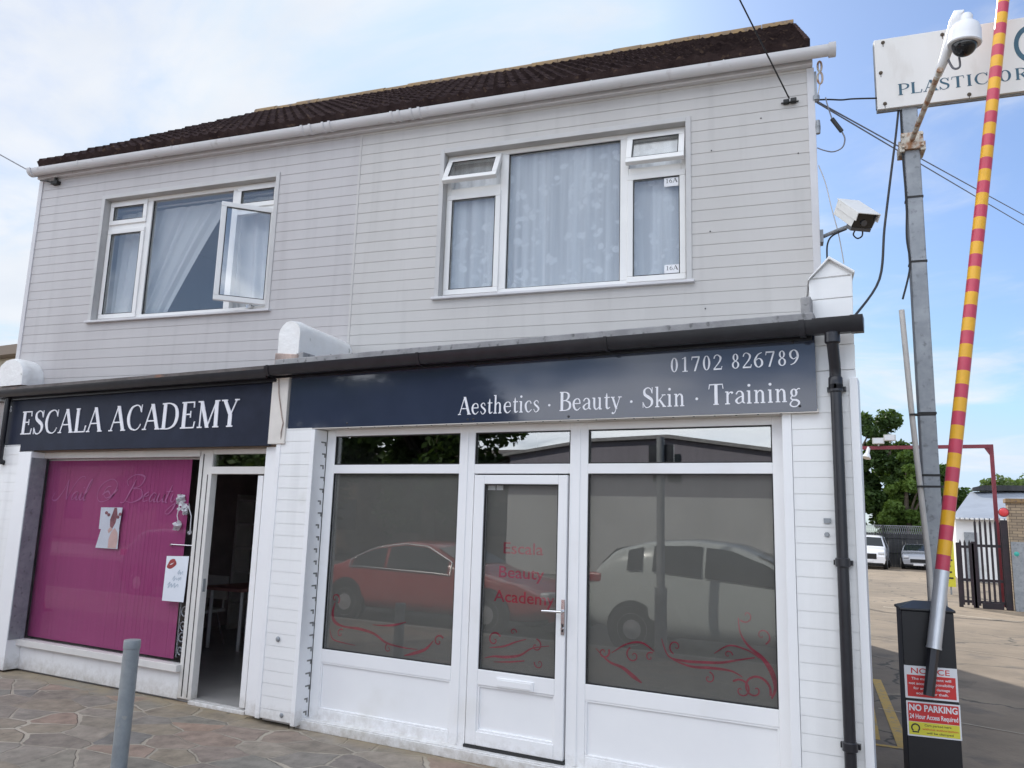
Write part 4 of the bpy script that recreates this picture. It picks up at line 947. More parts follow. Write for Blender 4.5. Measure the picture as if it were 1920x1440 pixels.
swL = [[(-1.36,1.02,.01),(-1.38,.93,.03),(-1.35,.86,.035),(-1.25,.83,.02),(-1.08,.825,.028),(-.93,.80,.024),(-.8,.74,.02),(-.62,.72,.012),(-.5,.72,.006)],
       spiral(-1.36,1.05,.05,1.1,-.8,1,.018), [(-.95,.87,.006),(-.82,.875,.018),(-.72,.89,.022),(-.62,.92,.008)], [(-.62,.66,.01),(-.52,.69,.03),(-.42,.73,.026),(-.35,.80,.008)],
       spiral(-.30,.80,.05,1.1,.6,1,.02), spiral(-1.28,.77,.04,1,1,1,.014), [(-1.40,.80,.006),(-1.36,.72,.014),(-1.25,.70,.010),(-1.12,.69,.005)], spiral(-.78,.70,.035,1.1,2,1,.012)]
scroll(sf, swL, .0385)
swD = [spiral(.20,.86,.06,1.2,.5,1,.018), [(.12,.72,.006),(.2,.74,.016),(.3,.745,.024),(.42,.77,.02),(.52,.83,.012),(.66,.86,.006)], spiral(.55,.85,.05,1.1,1.5,-1,.014),
       [(.16,.80,.006),(.28,.82,.016),(.38,.86,.012),(.47,.89,.006)], spiral(.58,.73,.04,1.1,3,1,.012), [(.2,.70,.005),(.34,.715,.014),(.46,.735,.010)], spiral(.36,.93,.03,1,0,1,.01)]
scroll(door, swD, .0325)

# ---- left shopfront
mb = MB()
mb.box(-5.66,-3.11,-.055,.05,.265,.33); mb.box(-5.66,-3.11,.0,.05,2.275,2.345)
mb.box(-3.128,-2.948,.0,.075,.03,2.345); mb.box(-2.245,-2.16,.0,.075,.03,2.345)
mb.box(-2.948,-2.245,.0,.06,2.295,2.345); mb.box(-2.948,-2.245,-.012,.07,2.105,2.175)
sl = obj('shopfront', mb, M['upvc_old'], bld, bevel=.004, label='left-hand shopfront with a pink window and an open doorway')
mb = MB(); mb.box(-3.075,-3.065,-.004,.0,.05,2.3); mb.box(-3.0,-2.993,-.004,.0,.05,2.1); mb.box(-2.215,-2.208,-.004,0,.05,2.3); mb.box(-2.185,-2.18,-.004,0,.05,2.3); obj('frame_joint', mb, M['rubber'], sl)
mb = MB(); mb.box(-2.16,-1.985,-.10,.03,.03,2.345); obj('jamb', mb, M['upvc'], sl, bevel=.004)
mb = MB(); mb.box(-5.64,-3.128,.0,.05,.02,.265); obj('stall_riser', mb, M['clad_white'], sl)
mb = MB(); mb.box(-5.845,-5.612,-.158,-.0,.02,2.34); obj('end_pier', mb, M['upvc'], sl, bevel=.004)
mb = MB(); mb.box(-5.612,-5.602,-.150,.02,.33,2.275); obj('pier_return', mb, M['galv'], sl)
mb = MB(); mb.box(-6.06,-1.985,-.10,.02,2.345,2.375); obj('head_beam', mb, M['nfascia'], sl)
pane(sl, -5.60, -3.13, .332, 2.273, .02, I, 'glass_left'); pane(sl, -2.946, -2.247, 2.177, 2.293, .02, I, 'glass_top')
mb = MB(); mb.box(-2.95,-2.24,-.03,.08,.0,.034); obj('threshold', mb, M['upvc'], sl, bevel=.004)
mb = MB(); mb.box(-2.318,-2.275,.03,.80,.05,2.09); mb.box(-2.33,-2.262,-.005,.03,.05,2.09); ld = obj('open_door', mb, M['upvc'], sl, bevel=.004)
mb = MB(); mb.box(-2.952,-2.944,.02,.05,1.0,1.12); obj('lock_plate', mb, M['galv'], sl)

# ---- things in the left shop window
bl = thing('pink_blind', (-4.46, .09, .36), 'magenta vertical blind filling the left shop window', 'blind')
mb = MB(); nsl = 40; x0, x1 = -5.66, -3.33
for k in range(nsl):
    a = x0+(x1-x0)*k/nsl; b = x0+(x1-x0)*(k+1)/nsl
    j = rnd.uniform(-.0009,.0009); mb.add([(a-.002,.086-j,.345),(b+.002,.086+j,.345),(b+.002,.086+j,2.262),(a-.002,.086-j,2.262),(a-.002,.088-j,.345),(b+.002,.088+j,.345),(b+.002,.088+j,2.262),(a-.002,.088-j,2.262)],[(0,1,2,3),(7,6,5,4),(0,4,5,1),(2,6,7,3),(1,5,6,2),(3,7,4,0)])
obj('slats', mb, M['pink'], bl); mb = MB(); mb.box(x0,x1+.15,.08,.11,2.255,2.275); obj('head_rail', mb, M['upvc_old'], bl)
def script(parent, curves, y, m, x0, z0, sx, sz, sh=.35, name='handwriting'):
    mb = MB()
    for j, c in enumerate(curves):
        P = [(x0+(a+sh*b)*sx, z0+b*sz, w*sz) for a, b, w in crom(c, 6)]
        lo, hi = strip(P); yy = y-j*.0002
        for q in range(len(lo)-1):
            mb.quad((lo[q][0],yy,lo[q][1]),(lo[q+1][0],yy,lo[q+1][1]),(hi[q+1][0],yy,hi[q+1][1]),(hi[q][0],yy,hi[q][1]))
    return obj(name, mb, m, parent)
lw, hw_ = .035, .085
sc_ = [[(-.25,.35,lw),(-.3,.05,lw),(-.05,.0,hw_),(.15,.45,lw),(.22,.98,lw)],[(.22,.98,lw),(.32,.5,hw_),(.46,.02,lw)],[(.46,.02,lw),(.56,.55,lw),(.72,1.0,lw),(.95,1.12,lw),(1.05,.98,lw)],
  [(.95,.35,lw),(.85,.42,lw),(.72,.25,hw_),(.75,.03,lw),(.90,.15,lw),(.95,.38,lw),(.95,.08,hw_),(1.05,.03,lw)],[(1.05,.03,lw),(1.14,.4,lw),(1.14,.08,hw_),(1.24,.03,lw)],[(1.24,.03,lw),(1.42,.55,lw),(1.42,1.0,lw),(1.33,.7,hw_),(1.33,.08,hw_),(1.45,.05,lw)],[(1.15,.58,.06),(1.17,.62,.06)],
  # ampersand
  [(2.85,.55,lw),(2.6,.1,lw),(2.2,-.02,lw),(1.95,.3,lw),(2.0,.75,lw),(2.4,1.0,lw),(2.75,.75,lw),(2.7,.3,hw_),(2.45,.15,lw),(2.25,.35,lw),(2.3,.62,lw),(2.48,.68,lw)],[(2.2,.3,lw),(2.42,.45,hw_),(2.62,.25,lw)],
  # B e a u t y
  [(3.55,1.0,lw),(3.48,.5,hw_),(3.38,.0,lw),(3.2,-.02,lw)],[(3.3,.7,lw),(3.15,.95,lw),(3.45,1.2,lw),(3.9,1.1,hw_),(3.85,.72,lw),(3.55,.6,lw),(3.95,.55,lw),(4.1,.2,hw_),(3.75,-.02,lw),(3.4,.05,lw)],
  [(4.15,.22,lw),(4.38,.3,lw),(4.34,.45,lw),(4.2,.28,hw_),(4.26,.04,lw),(4.44,.1,lw)],[(4.72,.36,lw),(4.6,.42,lw),(4.5,.22,hw_),(4.55,.03,lw),(4.68,.14,lw),(4.73,.38,lw),(4.72,.07,hw_),(4.82,.05,lw)],
  [(4.86,.4,lw),(4.86,.1,hw_),(4.96,.03,lw),(5.08,.2,lw),(5.1,.4,lw),(5.1,.08,hw_),(5.2,.05,lw)],[(5.28,.75,lw),(5.24,.1,hw_),(5.34,.03,lw)],[(5.14,.48,lw),(5.42,.5,lw)],[(5.46,.4,lw),(5.46,.12,hw_),(5.58,.06,lw),(5.72,.38,lw)],[(5.72,.4,lw),(5.72,-.1,hw_),(5.6,-.45,lw),(5.42,-.4,lw),(5.6,-.1,lw),(5.85,.1,lw)]]
script(bl, sc_, .0815, M['pink_l'], -5.42, 1.82, .335, .235, .30)
ps = thing('poster', (-4.45,.03,1.33), 'small pale poster of hands holding a flower on the pink blind', 'poster')
mb = MB(); mb.prism([(-4.618,1.53),(-4.295,1.53),(-4.275,1.76),(-4.62,1.755)], .060, .062); obj('upper_sheet', mb, M['paper'], ps)
mb = MB(); mb.prism([(-4.64,1.335),(-4.285,1.335),(-4.29,1.535),(-4.58,1.535)], .0605, .0625); obj('lower_sheet', mb, M['paper'], ps)
mb = MB(); mb.prism([(-4.44,1.34),(-4.31,1.34),(-4.295,1.42),(-4.31,1.50),(-4.36,1.55),(-4.41,1.50),(-4.44,1.43)], .0585, .0595); mb.prism([(-4.45,1.49),(-4.39,1.53),(-4.43,1.56),(-4.47,1.52)], .058,.059); obj('hand_print', mb, M['skin'], ps)
mb = MB(); mb.prism([(-4.44,1.56),(-4.40,1.54),(-4.36,1.60),(-4.34,1.68),(-4.36,1.755),(-4.40,1.755),(-4.42,1.70),(-4.45,1.63)], .0585,.0595)
for a, b in ((-4.52,1.70),(-4.48,1.68),(-4.33,1.66),(-4.30,1.69)): mb.prism([(a+.025*math.cos(q),b+.018*math.sin(q)) for q in [k*math.pi/4 for k in range(8)]], .058,.059)
obj('flower_print', mb, M['rose'], ps)
nt_ = thing('paper_notice', (-3.31,.03,.88), 'pale blue handwritten paper notice with a red kiss mark beside the open doorway', 'notice')
mb = MB(); mb.prism([(-3.478,.882),(-3.178,.887),(-3.16,1.318),(-3.472,1.306)], .012, .0135); obj('sheet', mb, M['paper'], nt_)
mb = MB(); cx_, cz_ = -3.39, 1.235
mb.prism([(cx_+.062*math.cos(q)*(1-.15*math.sin(3*q)), cz_+.045*math.sin(q)+.3*.062*math.cos(q)) for q in [k*math.pi/9 for k in range(18)]], .0105,.0115); obj('kiss_print', mb, M['lips'], nt_)
mb = MB(); mb.prism([(cx_-.03,cz_-.012),(cx_+.0,cz_-.006),(cx_+.035,cz_+.014),(cx_,cz_+.004)], .0095,.0103); obj('kiss_gap', mb, M['paper'], nt_)
script(nt_, [[(0,.3,.08),(.1,.9,.08),(.2,.2,.08),(.35,.6,.08),(.5,.2,.08),(.6,.7,.08),(.8,.2,.08)]], .0105, M['ink_blue'], -3.31, 1.13, .10, .06)
script(nt_, [[(0,.3,.08),(.1,.9,.08),(.25,.1,.08),(.4,.6,.08),(.6,.3,.08),(.8,.7,.08),(.9,.2,.08),(1.0,.8,.08),(1.15,.3,.08)]], .0103, M['ink_blue'], -3.37, 1.07, .10, .06)
script(nt_, [[(0,.5,.08),(.15,.9,.08),(.2,.1,.08),(.4,.7,.08),(.55,.2,.08),(.75,.8,.08),(.9,.2,.08),(1.1,.7,.08),(1.3,.3,.08)]], .0101, M['ink_blue'], -3.44, 1.0, .12, .07)
# fabric flowers and cord in the gap of the window
fl = thing('window_ornament', (-3.36,.05,1.52), 'white fabric flowers with trailing cords at the right edge of the pink blind', 'ornament')
def blob(mb, c, r, n=14, seed=1):
    rr = random.Random(seed)
    for k in range(n):
        d = Vector((rr.gauss(0,1),rr.gauss(0,.5),rr.gauss(0,1))).normalized()*r*rr.uniform(.3,1); q = Vector(c)+d
        a = Vector((rr.gauss(0,1),rr.gauss(0,1),rr.gauss(0,1))).normalized(); b = a.orthogonal().normalized(); s = r*.45
        mb.add([q+a*s, q+b*s, q-a*s, q-b*s], [(0,1,2,3)])
mb = MB(); blob(mb, (-3.42,.06,1.86), .05, 22, 1); blob(mb, (-3.37,.06,1.79), .05, 22, 2); blob(mb, (-3.33,.06,1.74), .04, 16, 3); blob(mb, (-3.41,.06,1.60), .055, 22, 4); blob(mb, (-3.235,.06,1.53), .025, 12, 5)
obj('flower', mb, M['upvc'], fl)
mb = MB(); mb.tube([(-3.36,.06,1.80),(-3.29,.06,1.79),(-3.24,.06,1.70),(-3.235,.06,1.55)], .006, 6); mb.tube([(-3.42,.06,1.82),(-3.44,.06,1.70),(-3.41,.06,1.62)], .005, 6); obj('cord', mb, M['upvc'], fl)
mb = MB(); mb.tube([(-3.5,.07,1.415),(-3.175,.07,1.415)], .006, 6); mb.tube([(-3.175,.07,1.42),(-3.165,.07,1.82)], .005, 6); mb.lathe([(.012,-.012),(.014,0),(.0,.012)], (-3.5,.07,1.415), n=8); mb.lathe([(.012,-.012),(.014,0),(.0,.012)], (-3.17,.07,1.415), n=8)
tag(obj('hanging_bracket', mb, M['chrome']), 'slim metal display bracket behind glass above the kiss-mark notice', 'bracket')
mb = MB()
for cx, cz, r, t, a, s in ((-3.245,.78,.06,1.3,1.2,1),(-3.25,.66,.055,1.3,-1.2,-1),(-3.255,.54,.055,1.3,1.4,1),(-3.26,.43,.045,1.2,-1.4,-1)):
    mb.tube([(p[0],.10,p[1]) for p in spiral(cx,cz,r,t,a,s)], .007, 6)
mb.tube([(-3.19,.10,.36),(-3.19,.10,.86)], .007, 6); mb.tube([(-3.31,.10,.36),(-3.31,.10,.86)], .007, 6)
tag(obj('scroll_panel', mb, M['galv']), 'scrolled wrought iron panel low at the right edge of the left shop window', 'ornament')
# furniture seen through the open doorway
tb = thing('table', (-4.75,2.4,.04), 'white legged table with a wooden top inside the open doorway', 'table')
mb = MB(); mb.box(-5.12,-4.45,1.95,2.75,.76,.80); obj('table_top', mb, M['wood'], tb, bevel=.004)
for x, y in ((-5.05,2.05),(-4.52,2.05),(-5.05,2.68),(-4.52,2.68)):
    mb = MB(); mb.tube([(x,y,.04),(x,y,.76)], .022, 10); obj('leg', mb, M['upvc'], tb)
sh = thing('shelf_unit', (-5.7,3.45,.04), 'white ladder shelf standing beyond the table inside the open doorway', 'shelf')
for x in (-6.05,-5.35):
    mb = MB(); mb.box(x-.025,x+.025,3.3,3.6,.04,2.0); obj('side_rail', mb, M['upvc_old'], sh)
for z in (.4,.85,1.2,1.55,1.9):
    mb = MB(); mb.box(-6.025,-5.375,3.3,3.6,z,z+.025); obj('shelf', mb, M['upvc_old'], sh)
ch = thing('chair', (-5.3,2.2,.04), 'chair with thin splayed legs drawn up to the table inside the open doorway', 'chair')
mb = MB(); mb.box(-5.5,-5.1,1.95,2.35,.45,.49); obj('seat', mb, M['upvc_old'], ch, bevel=.01)
for dx, dy in ((-1,-1),(1,-1),(-1,1),(1,1)):
    mb = MB(); mb.tube([(-5.3+.12*dx,2.15+.12*dy,.45),(-5.3+.2*dx,2.15+.2*dy,.04)], .012, 8); obj('leg', mb, M['chrome'], ch)
mb = MB(); mb.box(-5.5,-5.1,2.33,2.36,.6,.9); mb.tube([(-5.45,2.34,.47),(-5.45,2.345,.62)], .012, 8); mb.tube([(-5.15,2.34,.47),(-5.15,2.345,.62)], .012, 8); obj('backrest', mb, M['upvc_old'], ch)

# ------------------------------------------------------------------ shop signs
s1_ = thing('fascia_sign', (-4.12,-.15,2.352), 'dark navy fascia sign with large white serif capitals over the pink shop window', 'sign')
mb = MB(); mb.box(-6.235,-2.085,-.15,-.118,2.353,2.945); obj('panel', mb, M['sign_left'], s1_, bevel=.002)
mb = MB(); serif_text(mb, 'ESCALA ACADEMY', -5.885, 3.40, 2.535, .262, -.15, .006, track=.02); obj('lettering', mb, M['letter'], s1_)
mb = MB(); serif_text(mb, '18', -6.20, .10, 2.80, .075, -.15, .002); obj('house_number', mb, M['letter'], s1_)
s2_ = thing('fascia_sign', (.36,-.15,2.498), 'glossy slate blue fascia sign with a phone number and treatments in white', 'sign')
mb = MB(); mb.box(-1.872,2.574,-.15,-.12,2.498,2.99); obj('panel', mb, M['sign_right'], s2_, bevel=.0015)
mb = MB(); serif_text(mb, '01702 826789', 1.618, .862, 2.802, .106, -.15, .0015, track=.03); obj('phone_number', mb, M['letter'], s2_)
mb = MB(); serif_text(mb, 'Aesthetics . Beauty . Skin . Training', -.092, 2.57, 2.563, .142, -.15, .0015, track=.02); obj('lettering', mb, M['letter'], s2_)
mb = MB()
for x, z in ((-.01,2.955),(.05,2.955),(.86,2.952),(2.44,2.955),(2.47,2.535),(.05,2.525),(.0,2.525),(.86,2.52),(-1.2,2.53),(-1.75,2.95)):
    mb.lathe([(.009,0),(.009,.003),(.004,.006)], (x,-.15,z), ax=(0,-1,0), n=10); mb.cut()
obj('screw', mb, M['black_pvc'], s2_)

# ------------------------------------------------------------------ wall-mounted bits and cables
def cable(name, pts, r, m, label, sag=0, n=14, cat='cable'):
    P = []
    if len(pts) == 2:
        a, b = Vector(pts[0]), Vector(pts[1])
        for k in range(n+1):
            t = k/n; P.append(tuple(a.lerp(b, t)-Vector((0,0,sag*4*t*(1-t)))))
    else: P = [p[:3] for p in crom([tuple(p) for p in pts], 6)]
    mb = MB(); mb.tube(P, r, 6); return tag(obj(name, mb, M[m], smooth=60), label, cat)
an = thing('cable_anchor', U(2.29,-.01,5.43), 'small black cable anchor on the boards below the right end of the eaves', 'bracket')
mb = MB(U); mb.box(2.24,2.29,-.045,.0,5.425,5.46); mb.box(2.30,2.35,-.05,.0,5.427,5.463); mb.box(2.22,2.37,-.016,-.004,5.437,5.449); obj('clamp', mb, M['rubber'], an, bevel=.006)
a0 = U(2.29,-.06,5.45); dirA = (Vector((2.02,.5,5.975))-a0)
cable('overhead_cable', [a0, a0+dirA*8], .007, 'cable', 'thin black cable rising past the roof edge from the small black anchor', 0)
an2 = thing('cable_anchor', U(-6.3,-.01,5.66), 'black cable anchor tucked under the mitred end of the eaves gutter', 'bracket')
mb = MB(U); mb.box(-6.29,-6.19,-.06,.0,5.655,5.70); mb.box(-6.25,-6.225,-.05,-.02,5.70,5.755); mb.tube([(-6.42,-.1,5.70),(-6.24,-.05,5.68)], .008, 6); obj('clamp', mb, M['rubber'], an2, bevel=.006)
a1 = U(-6.315,-.03,5.685); d1_ = Vector((-7.42,0,6.284))-a1
cable('overhead_cable', [a1, a1+d1_*12], .008, 'cable_grey', 'thin grey cable running left from the anchor at the left end of the eaves', 0)
c0 = U(2.52,.05,5.448)
cable('overhead_cable', [c0, c0+(Vector((4.872,10,7.19))-c0)*2.5], .007, 'cable_grey', 'upper of the two parallel grey cables crossing behind the tall post', .02)
cable('overhead_cable', [c0+Vector((0,0,-.012)), c0+(Vector((4.863,10,7.02))-c0)*2.5], .007, 'cable_grey', 'lower of the two parallel grey cables crossing behind the tall post', .02)
cable('overhead_cable', [U(2.53,.03,5.45), U(2.62,.06,5.455), U(2.72,.09,5.452), U(2.80,.13,5.47), U(2.90,.16,5.475), U(3.015,.21,5.487)], .007, 'cable', 'short black cable from the right wall corner to the edge of the white sign board')
cable('overhead_cable', [U(3.19,.26,5.40), U(3.13,.10,5.05), U(3.03,-.25,4.55), U(2.93,-.55,4.02), U(2.85,-.8,3.55), (2.81,-.2,3.07)], .009, 'cable', 'black cable slanting from under the white sign board to the black gutter end')
cn = thing('cable_connector', U(2.66,-.05,5.1), 'black plug connector on a looped wire beside the right wall corner', 'connector')
mb = MB(U); mb.tube([(2.628,-.05,5.215),(2.70,-.05,5.09)], .018, 10); obj('plug', mb, M['rubber'], cn, smooth=40)
mb = MB(U); mb.tube([p for p in crom([(2.585,-.03,5.43),(2.60,-.05,5.33),(2.628,-.05,5.215)])], .005, 6); mb.tube(crom([(2.70,-.05,5.09),(2.722,-.05,5.02),(2.70,-.05,4.945),(2.63,-.05,4.915),(2.56,-.05,4.935),(2.505,-.02,4.98)]), .006, 6); obj('wire', mb, M['cable_grey'], cn)
cable('wall_wire', [U(2.51,.0,4.83), U(2.56,.0,4.66), U(2.60,.0,4.43), U(2.645,.0,4.20), U(2.677,.0,3.94)], .004, 'conduit', 'thin pale wire hanging down beside the right wall corner')
rg = thing('cable_hook', U(2.53,.0,5.6), 'rusty ring hook on the right wall corner just under the eaves gutter', 'hook')
mb = MB(U); mb.tube([(2.548+.02*math.cos(q), -.01, 5.63+.055*math.sin(q)) for q in [k*math.pi/6 for k in range(13)]], .009, 6, cap=False); mb.tube([(2.548+.016*math.cos(q), -.01, 5.74+.05*math.sin(q)) for q in [k*math.pi/6 for k in range(13)]], .009, 6, cap=False); mb.tube([(2.545,-.01,5.57),(2.52,-.01,5.45)], .005, 6)
obj('ring', mb, M['rusty'], rg)
mb = MB(U); mb.box(2.50,2.52,-.01,.02,5.42,5.70); mb.lathe([(.02,-.06),(.024,0),(.02,.06)], (2.515,0,5.18), n=10); mb.lathe([(.03,-.02),(.03,.02)], (2.51,0,5.45), n=10); obj('bracket', mb, M['galv'], rg)
# bullet CCTV on the wall corner
cc = thing('security_camera', U(2.55,.1,4.2), 'boxy cream security camera on a wall arm above the gabled parapet', 'security camera')
C0 = U(2.76,-.28,4.25); ax = Vector((.43,-.59,-.60)).normalized()
side = ax.cross(Vector((0,0,1))).normalized(); upv = side.cross(ax).normalized()
TC = lambda a, b, c: C0+side*a+ax*b+upv*c     # side, forward, up
mb = MB(TC)
w, h, l = .088, .062, .30
mb.add([(-w,-l*.6,-h),(w,-l*.6,-h),(w,l*.45,-h),(-w,l*.45,-h),(-w,-l*.6,h),(w,-l*.6,h),(w,l*.55,h),(-w,l*.55,h)], [(0,3,2,1),(4,5,6,7),(0,1,5,4),(1,2,6,5),(3,0,4,7)])
mb.add([(-w-.008,-l*.62,h),(w+.008,-l*.62,h),(w+.008,l*.62,h),(-w-.008,l*.62,h),(-w-.008,-l*.62,h+.008),(w+.008,-l*.62,h+.008),(w+.008,l*.62,h+.008),(-w-.008,l*.62,h+.008)], [(0,3,2,1),(4,5,6,7),(0,1,5,4),(1,2,6,5),(2,3,7,6),(3,0,4,7)])
mb.box(-w-.008,-w,-l*.5,l*.6,.0,h); mb.box(w,w+.008,-l*.5,l*.6,.0,h)
obj('housing', mb, M['cctv'], cc, bevel=.005)
mb = MB(TC); mb.box(-w+.004,w-.004,l*.40,l*.47,-h+.002,h-.004); obj('front_window', mb, M['black_gloss'], cc)
mb = MB(TC); mb.box(-w+.004,w-.004,l*.2,l*.46,-h-.03,-h-.002); mb.lathe([(.025,0),(.025,.01)], (0,l*.475,-.02), ax=ax, n=14); obj('lower_plate', mb, M['car_dark'], cc)
mb = MB(TC); mb.tube(crom([(-.03,l*.40,-h-.03),(-.035,l*.42,-h-.07),(0,l*.44,-h-.09),(.04,l*.42,-h-.065),(.035,l*.40,-h-.03)]), .006, 6); obj('wire', mb, M['cable'], cc)
mb = MB(U); mb.tube([(2.51,.1,4.215),(2.62,.03,4.235),(2.75,-.2,4.20)], .016, 10); mb.box(2.498,2.53,.05,.16,4.16,4.27); obj('wall_arm', mb, M['galv'], cc)
mb = MB(U); mb.tube(crom([(2.70,-.1,4.20),(2.60,.03,4.20),(2.56,.06,4.14),(2.552,.06,4.02),(2.55,.06,3.88)]), .007, 6); obj('wire', mb, M['cable'], cc)

# ------------------------------------------------------------------ sign post with board
sp_t = thing('sign_post', U(3.27,.30,0), 'tall square grey steel post rising behind the black barrier cabinet', 'post')
mb = MB(U); mb.box(3.210,3.332,.235,.357,-.01,5.75); obj('post', mb, M['galv'], sp_t, bevel=.008)
mb = MB(U)
for z in (4.55,3.98,2.70,2.20): mb.ring(3.206,3.336,.231,.361,.005,z,z+.02) if False else mb.box(3.206,3.336,.231,.361,z,z+.018)
obj('cable_tie', mb, M['rubber'], sp_t)
mb = MB(U); mb.tube(crom([(3.20,.24,5.36),(3.196,.23,4.9),(3.203,.23,4.5),(3.19,.23,4.2),(3.203,.23,3.95),(3.13,.20,3.66)]), .008, 6); obj('wire', mb, M['cable'], sp_t)
bd = thing('sign_board', U(4.4,.21,5.36), 'white sign board with dark blue serif capitals on the tall grey post', 'sign')
mb = MB(U); mb.box(3.015,6.2,.20,.232,5.375,6.035); obj('panel', mb, M['board_white'], bd, bevel=.003)
mb = MB(U); mb.box(3.012,6.2,.232,.262,5.365,5.40); mb.box(3.012,6.2,.232,.262,6.01,6.04); mb.box(3.008,3.04,.232,.262,5.40,6.01); obj('back_rail', mb, M['galv'], bd)
mb = MB(U); serif_text(mb, 'PLASTIC', 3.178, .695, 5.482, .104, .20, .002, track=.05); serif_text(mb, 'OR', 3.935, .225, 5.479, .104, .20, .002, track=.08)
obj('lettering', mb, M['teal'], bd)
mb = MB(U)
for k in range(24):
    q0 = math.pi*(.42+1.16*k/24); q1 = math.pi*(.42+1.16*(k+1)/24)
    pt = lambda q, r: (4.20+r*math.cos(q)*.75, 5.79+r*math.sin(q))
    mb.prism([pt(q0,.17),pt(q1,.17),pt(q1,.125),pt(q0,.125)], .198, .20)
obj('emblem', mb, M['teal'], bd)
mb = MB(U)
for s, z in ((3.085,6.00),(3.055,5.715),(3.075,5.42),(3.72,5.405),(3.93,5.68),(3.55,5.99),(4.5,5.42),(4.5,6.0)):
    mb.lathe([(.016,0),(.016,.006),(.008,.01)], (s,.20,z), ax=U(0,-1,0)-U(0,0,0), n=10); mb.box(s-.003,s+.003,.199,.2,z-.04,z)
obj('bolt', mb, M['bark'], bd)
cdt = thing('conduit_pipe', (3.12,1.5,1.0), 'slim pale conduit pipe strapped upright beside the tall grey post', 'pipe')
mb = MB(); mb.tube([(3.055,1.48,3.52),(3.085,1.48,2.71),(3.115,1.48,2.13),(3.145,1.48,1.55),(3.16,1.48,.5),(3.16,1.48,-.01)], .021, 12); obj('pipe', mb, M['conduit'], cdt, smooth=40)
mb = MB()
for x, z in ((3.095,2.66),(3.118,2.10)): mb.box(x-.025,x+.16,1.452,1.51,z,z+.014)
obj('strap', mb, M['rubber'], cdt)
# dome camera on its arm
dc = thing('dome_camera', U(3.27,.2,5.05), 'white dome security camera on a swan-neck arm clamped to the tall grey post', 'security camera')
mb = MB(U); mb.box(3.185,3.357,.20,.235,4.98,5.13); mb.box(3.185,3.357,.357,.38,4.98,5.13); mb.box(3.17,3.21,.20,.38,4.96,5.04); mb.box(3.332,3.372,.20,.38,4.96,5.04)
for s in (3.20,3.345):
    for z in (5.0,5.10): mb.lathe([(.014,0),(.014,.02)], (s,.20,z), ax=U(0,-1,0)-U(0,0,0), n=6)
obj('clamp', mb, M['rusty'], dc, bevel=.004)
P0 = Vector(U(3.27,.2,5.06)); P1 = Vector((3.405,.62,5.07)); 
mb = MB(); mb.tube([P0, P1], .021, 12); obj('arm', mb, M['rusty'], dc, smooth=40)
P2 = Vector((3.545,.50,5.36))
mb = MB(); mb.tube([P1-(P1-P0)*.08, P1+Vector((.03,-.02,.06)), P1+Vector((.07,-.05,.17)), P2+Vector((-.03,0,-.02)), P2+Vector((-.01,0,.03)), P2+Vector((.015,0,.02))], [.028,.034,.038,.042,.042,.036], 14); obj('swan_neck', mb, M['white_gloss'], dc, smooth=50)
DC = Vector((3.56,.50,5.17)); axd = Vector((.12,-.05,1)).normalized()
mb = MB(); mb.lathe([(.03,.205),(.04,.19),(.04,.15),(.062,.14),(.085,.12),(.098,.085),(.103,.04),(.106,.0),(.110,-.012),(.104,-.02),(.085,-.022)][::-1], DC, axd, 28); obj('housing', mb, M['white_gloss'], dc, smooth=40)
mb = MB(); mb.lathe([(.082*math.cos(q), -.02-.082*math.sin(q)) for q in [k*math.pi/16 for k in range(9)]][::-1], DC, axd, 28); obj('dome', mb, M['black_gloss'], dc, smooth=60)
mb = MB(); mb.tube(crom([tuple(P1+Vector((.05,-.03,.05))), tuple(P1+Vector((.08,-.03,-.03))), tuple(P1+Vector((.12,-.03,-.03))), tuple(P1+Vector((.12,-.03,.05)))]), .008, 8); obj('wire', mb, M['cable_grey'], dc)

# ------------------------------------------------------------------ barrier
br = thing('barrier_gate', U(3.06,-.48,0), 'raised red and yellow striped barrier arm on a black cabinet', 'barrier')
mb = MB(U); B0, B1, D0, D1 = 2.902, 3.226, -.6, -.34
mb.box(B0,B1,D0,D1,-.02,1.225)
mb.add([(B0-.012,D0-.012,1.225),(B1+.012,D0-.012,1.225),(B1+.012,D1+.012,1.225),(B0-.012,D1+.012,1.225),(B0-.012,D0-.012,1.24),(B1+.012,D0-.012,1.24),(B1+.012,D1+.012,1.24),(B0-.012,D1+.012,1.24),(B0+.10,-.45,1.285),(B1-.06,-.45,1.285)],
       [(0,3,2,1),(0,1,5,4),(1,2,6,5),(2,3,7,6),(3,0,4,7),(4,5,9,8),(5,6,9),(6,7,8,9),(7,4,8)])
obj('cabinet', mb, M['cab'], br, bevel=.005)
AB = Vector((3.030,-.72,.70)); AT = Vector((3.971,0.0,6.097)); ad = (AT-AB).normalized()
armp = lambda t: tuple(AB+ad*t)
mb = MB(U); mb.tube([armp(-.005), armp(.33)], .034, 6); obj('arm_bracket', mb, M['black_pvc'], br)
def flat_tube(mb, pts):
    return mb.tube(pts, .045, 12)
t0 = .30; tS = .825
mb = MB(U); mb.tube([armp(t0), armp(tS)], .046, 14); mb.tube([armp(t0), armp(t0+.012)], .049, 14); obj('arm_sleeve', mb, M['alu'], br, smooth=40)
mb = MB(U); k = 0; t = tS; L_ = .1035
for k in range(52):
    mb.mi = k % 2; mb.tube([armp(t), armp(t+L_)], .0445, 14, cap=(k==51)); t += L_
obj('striped_arm', mb, [M['arm_red'], M['arm_yel']], br, smooth=40)
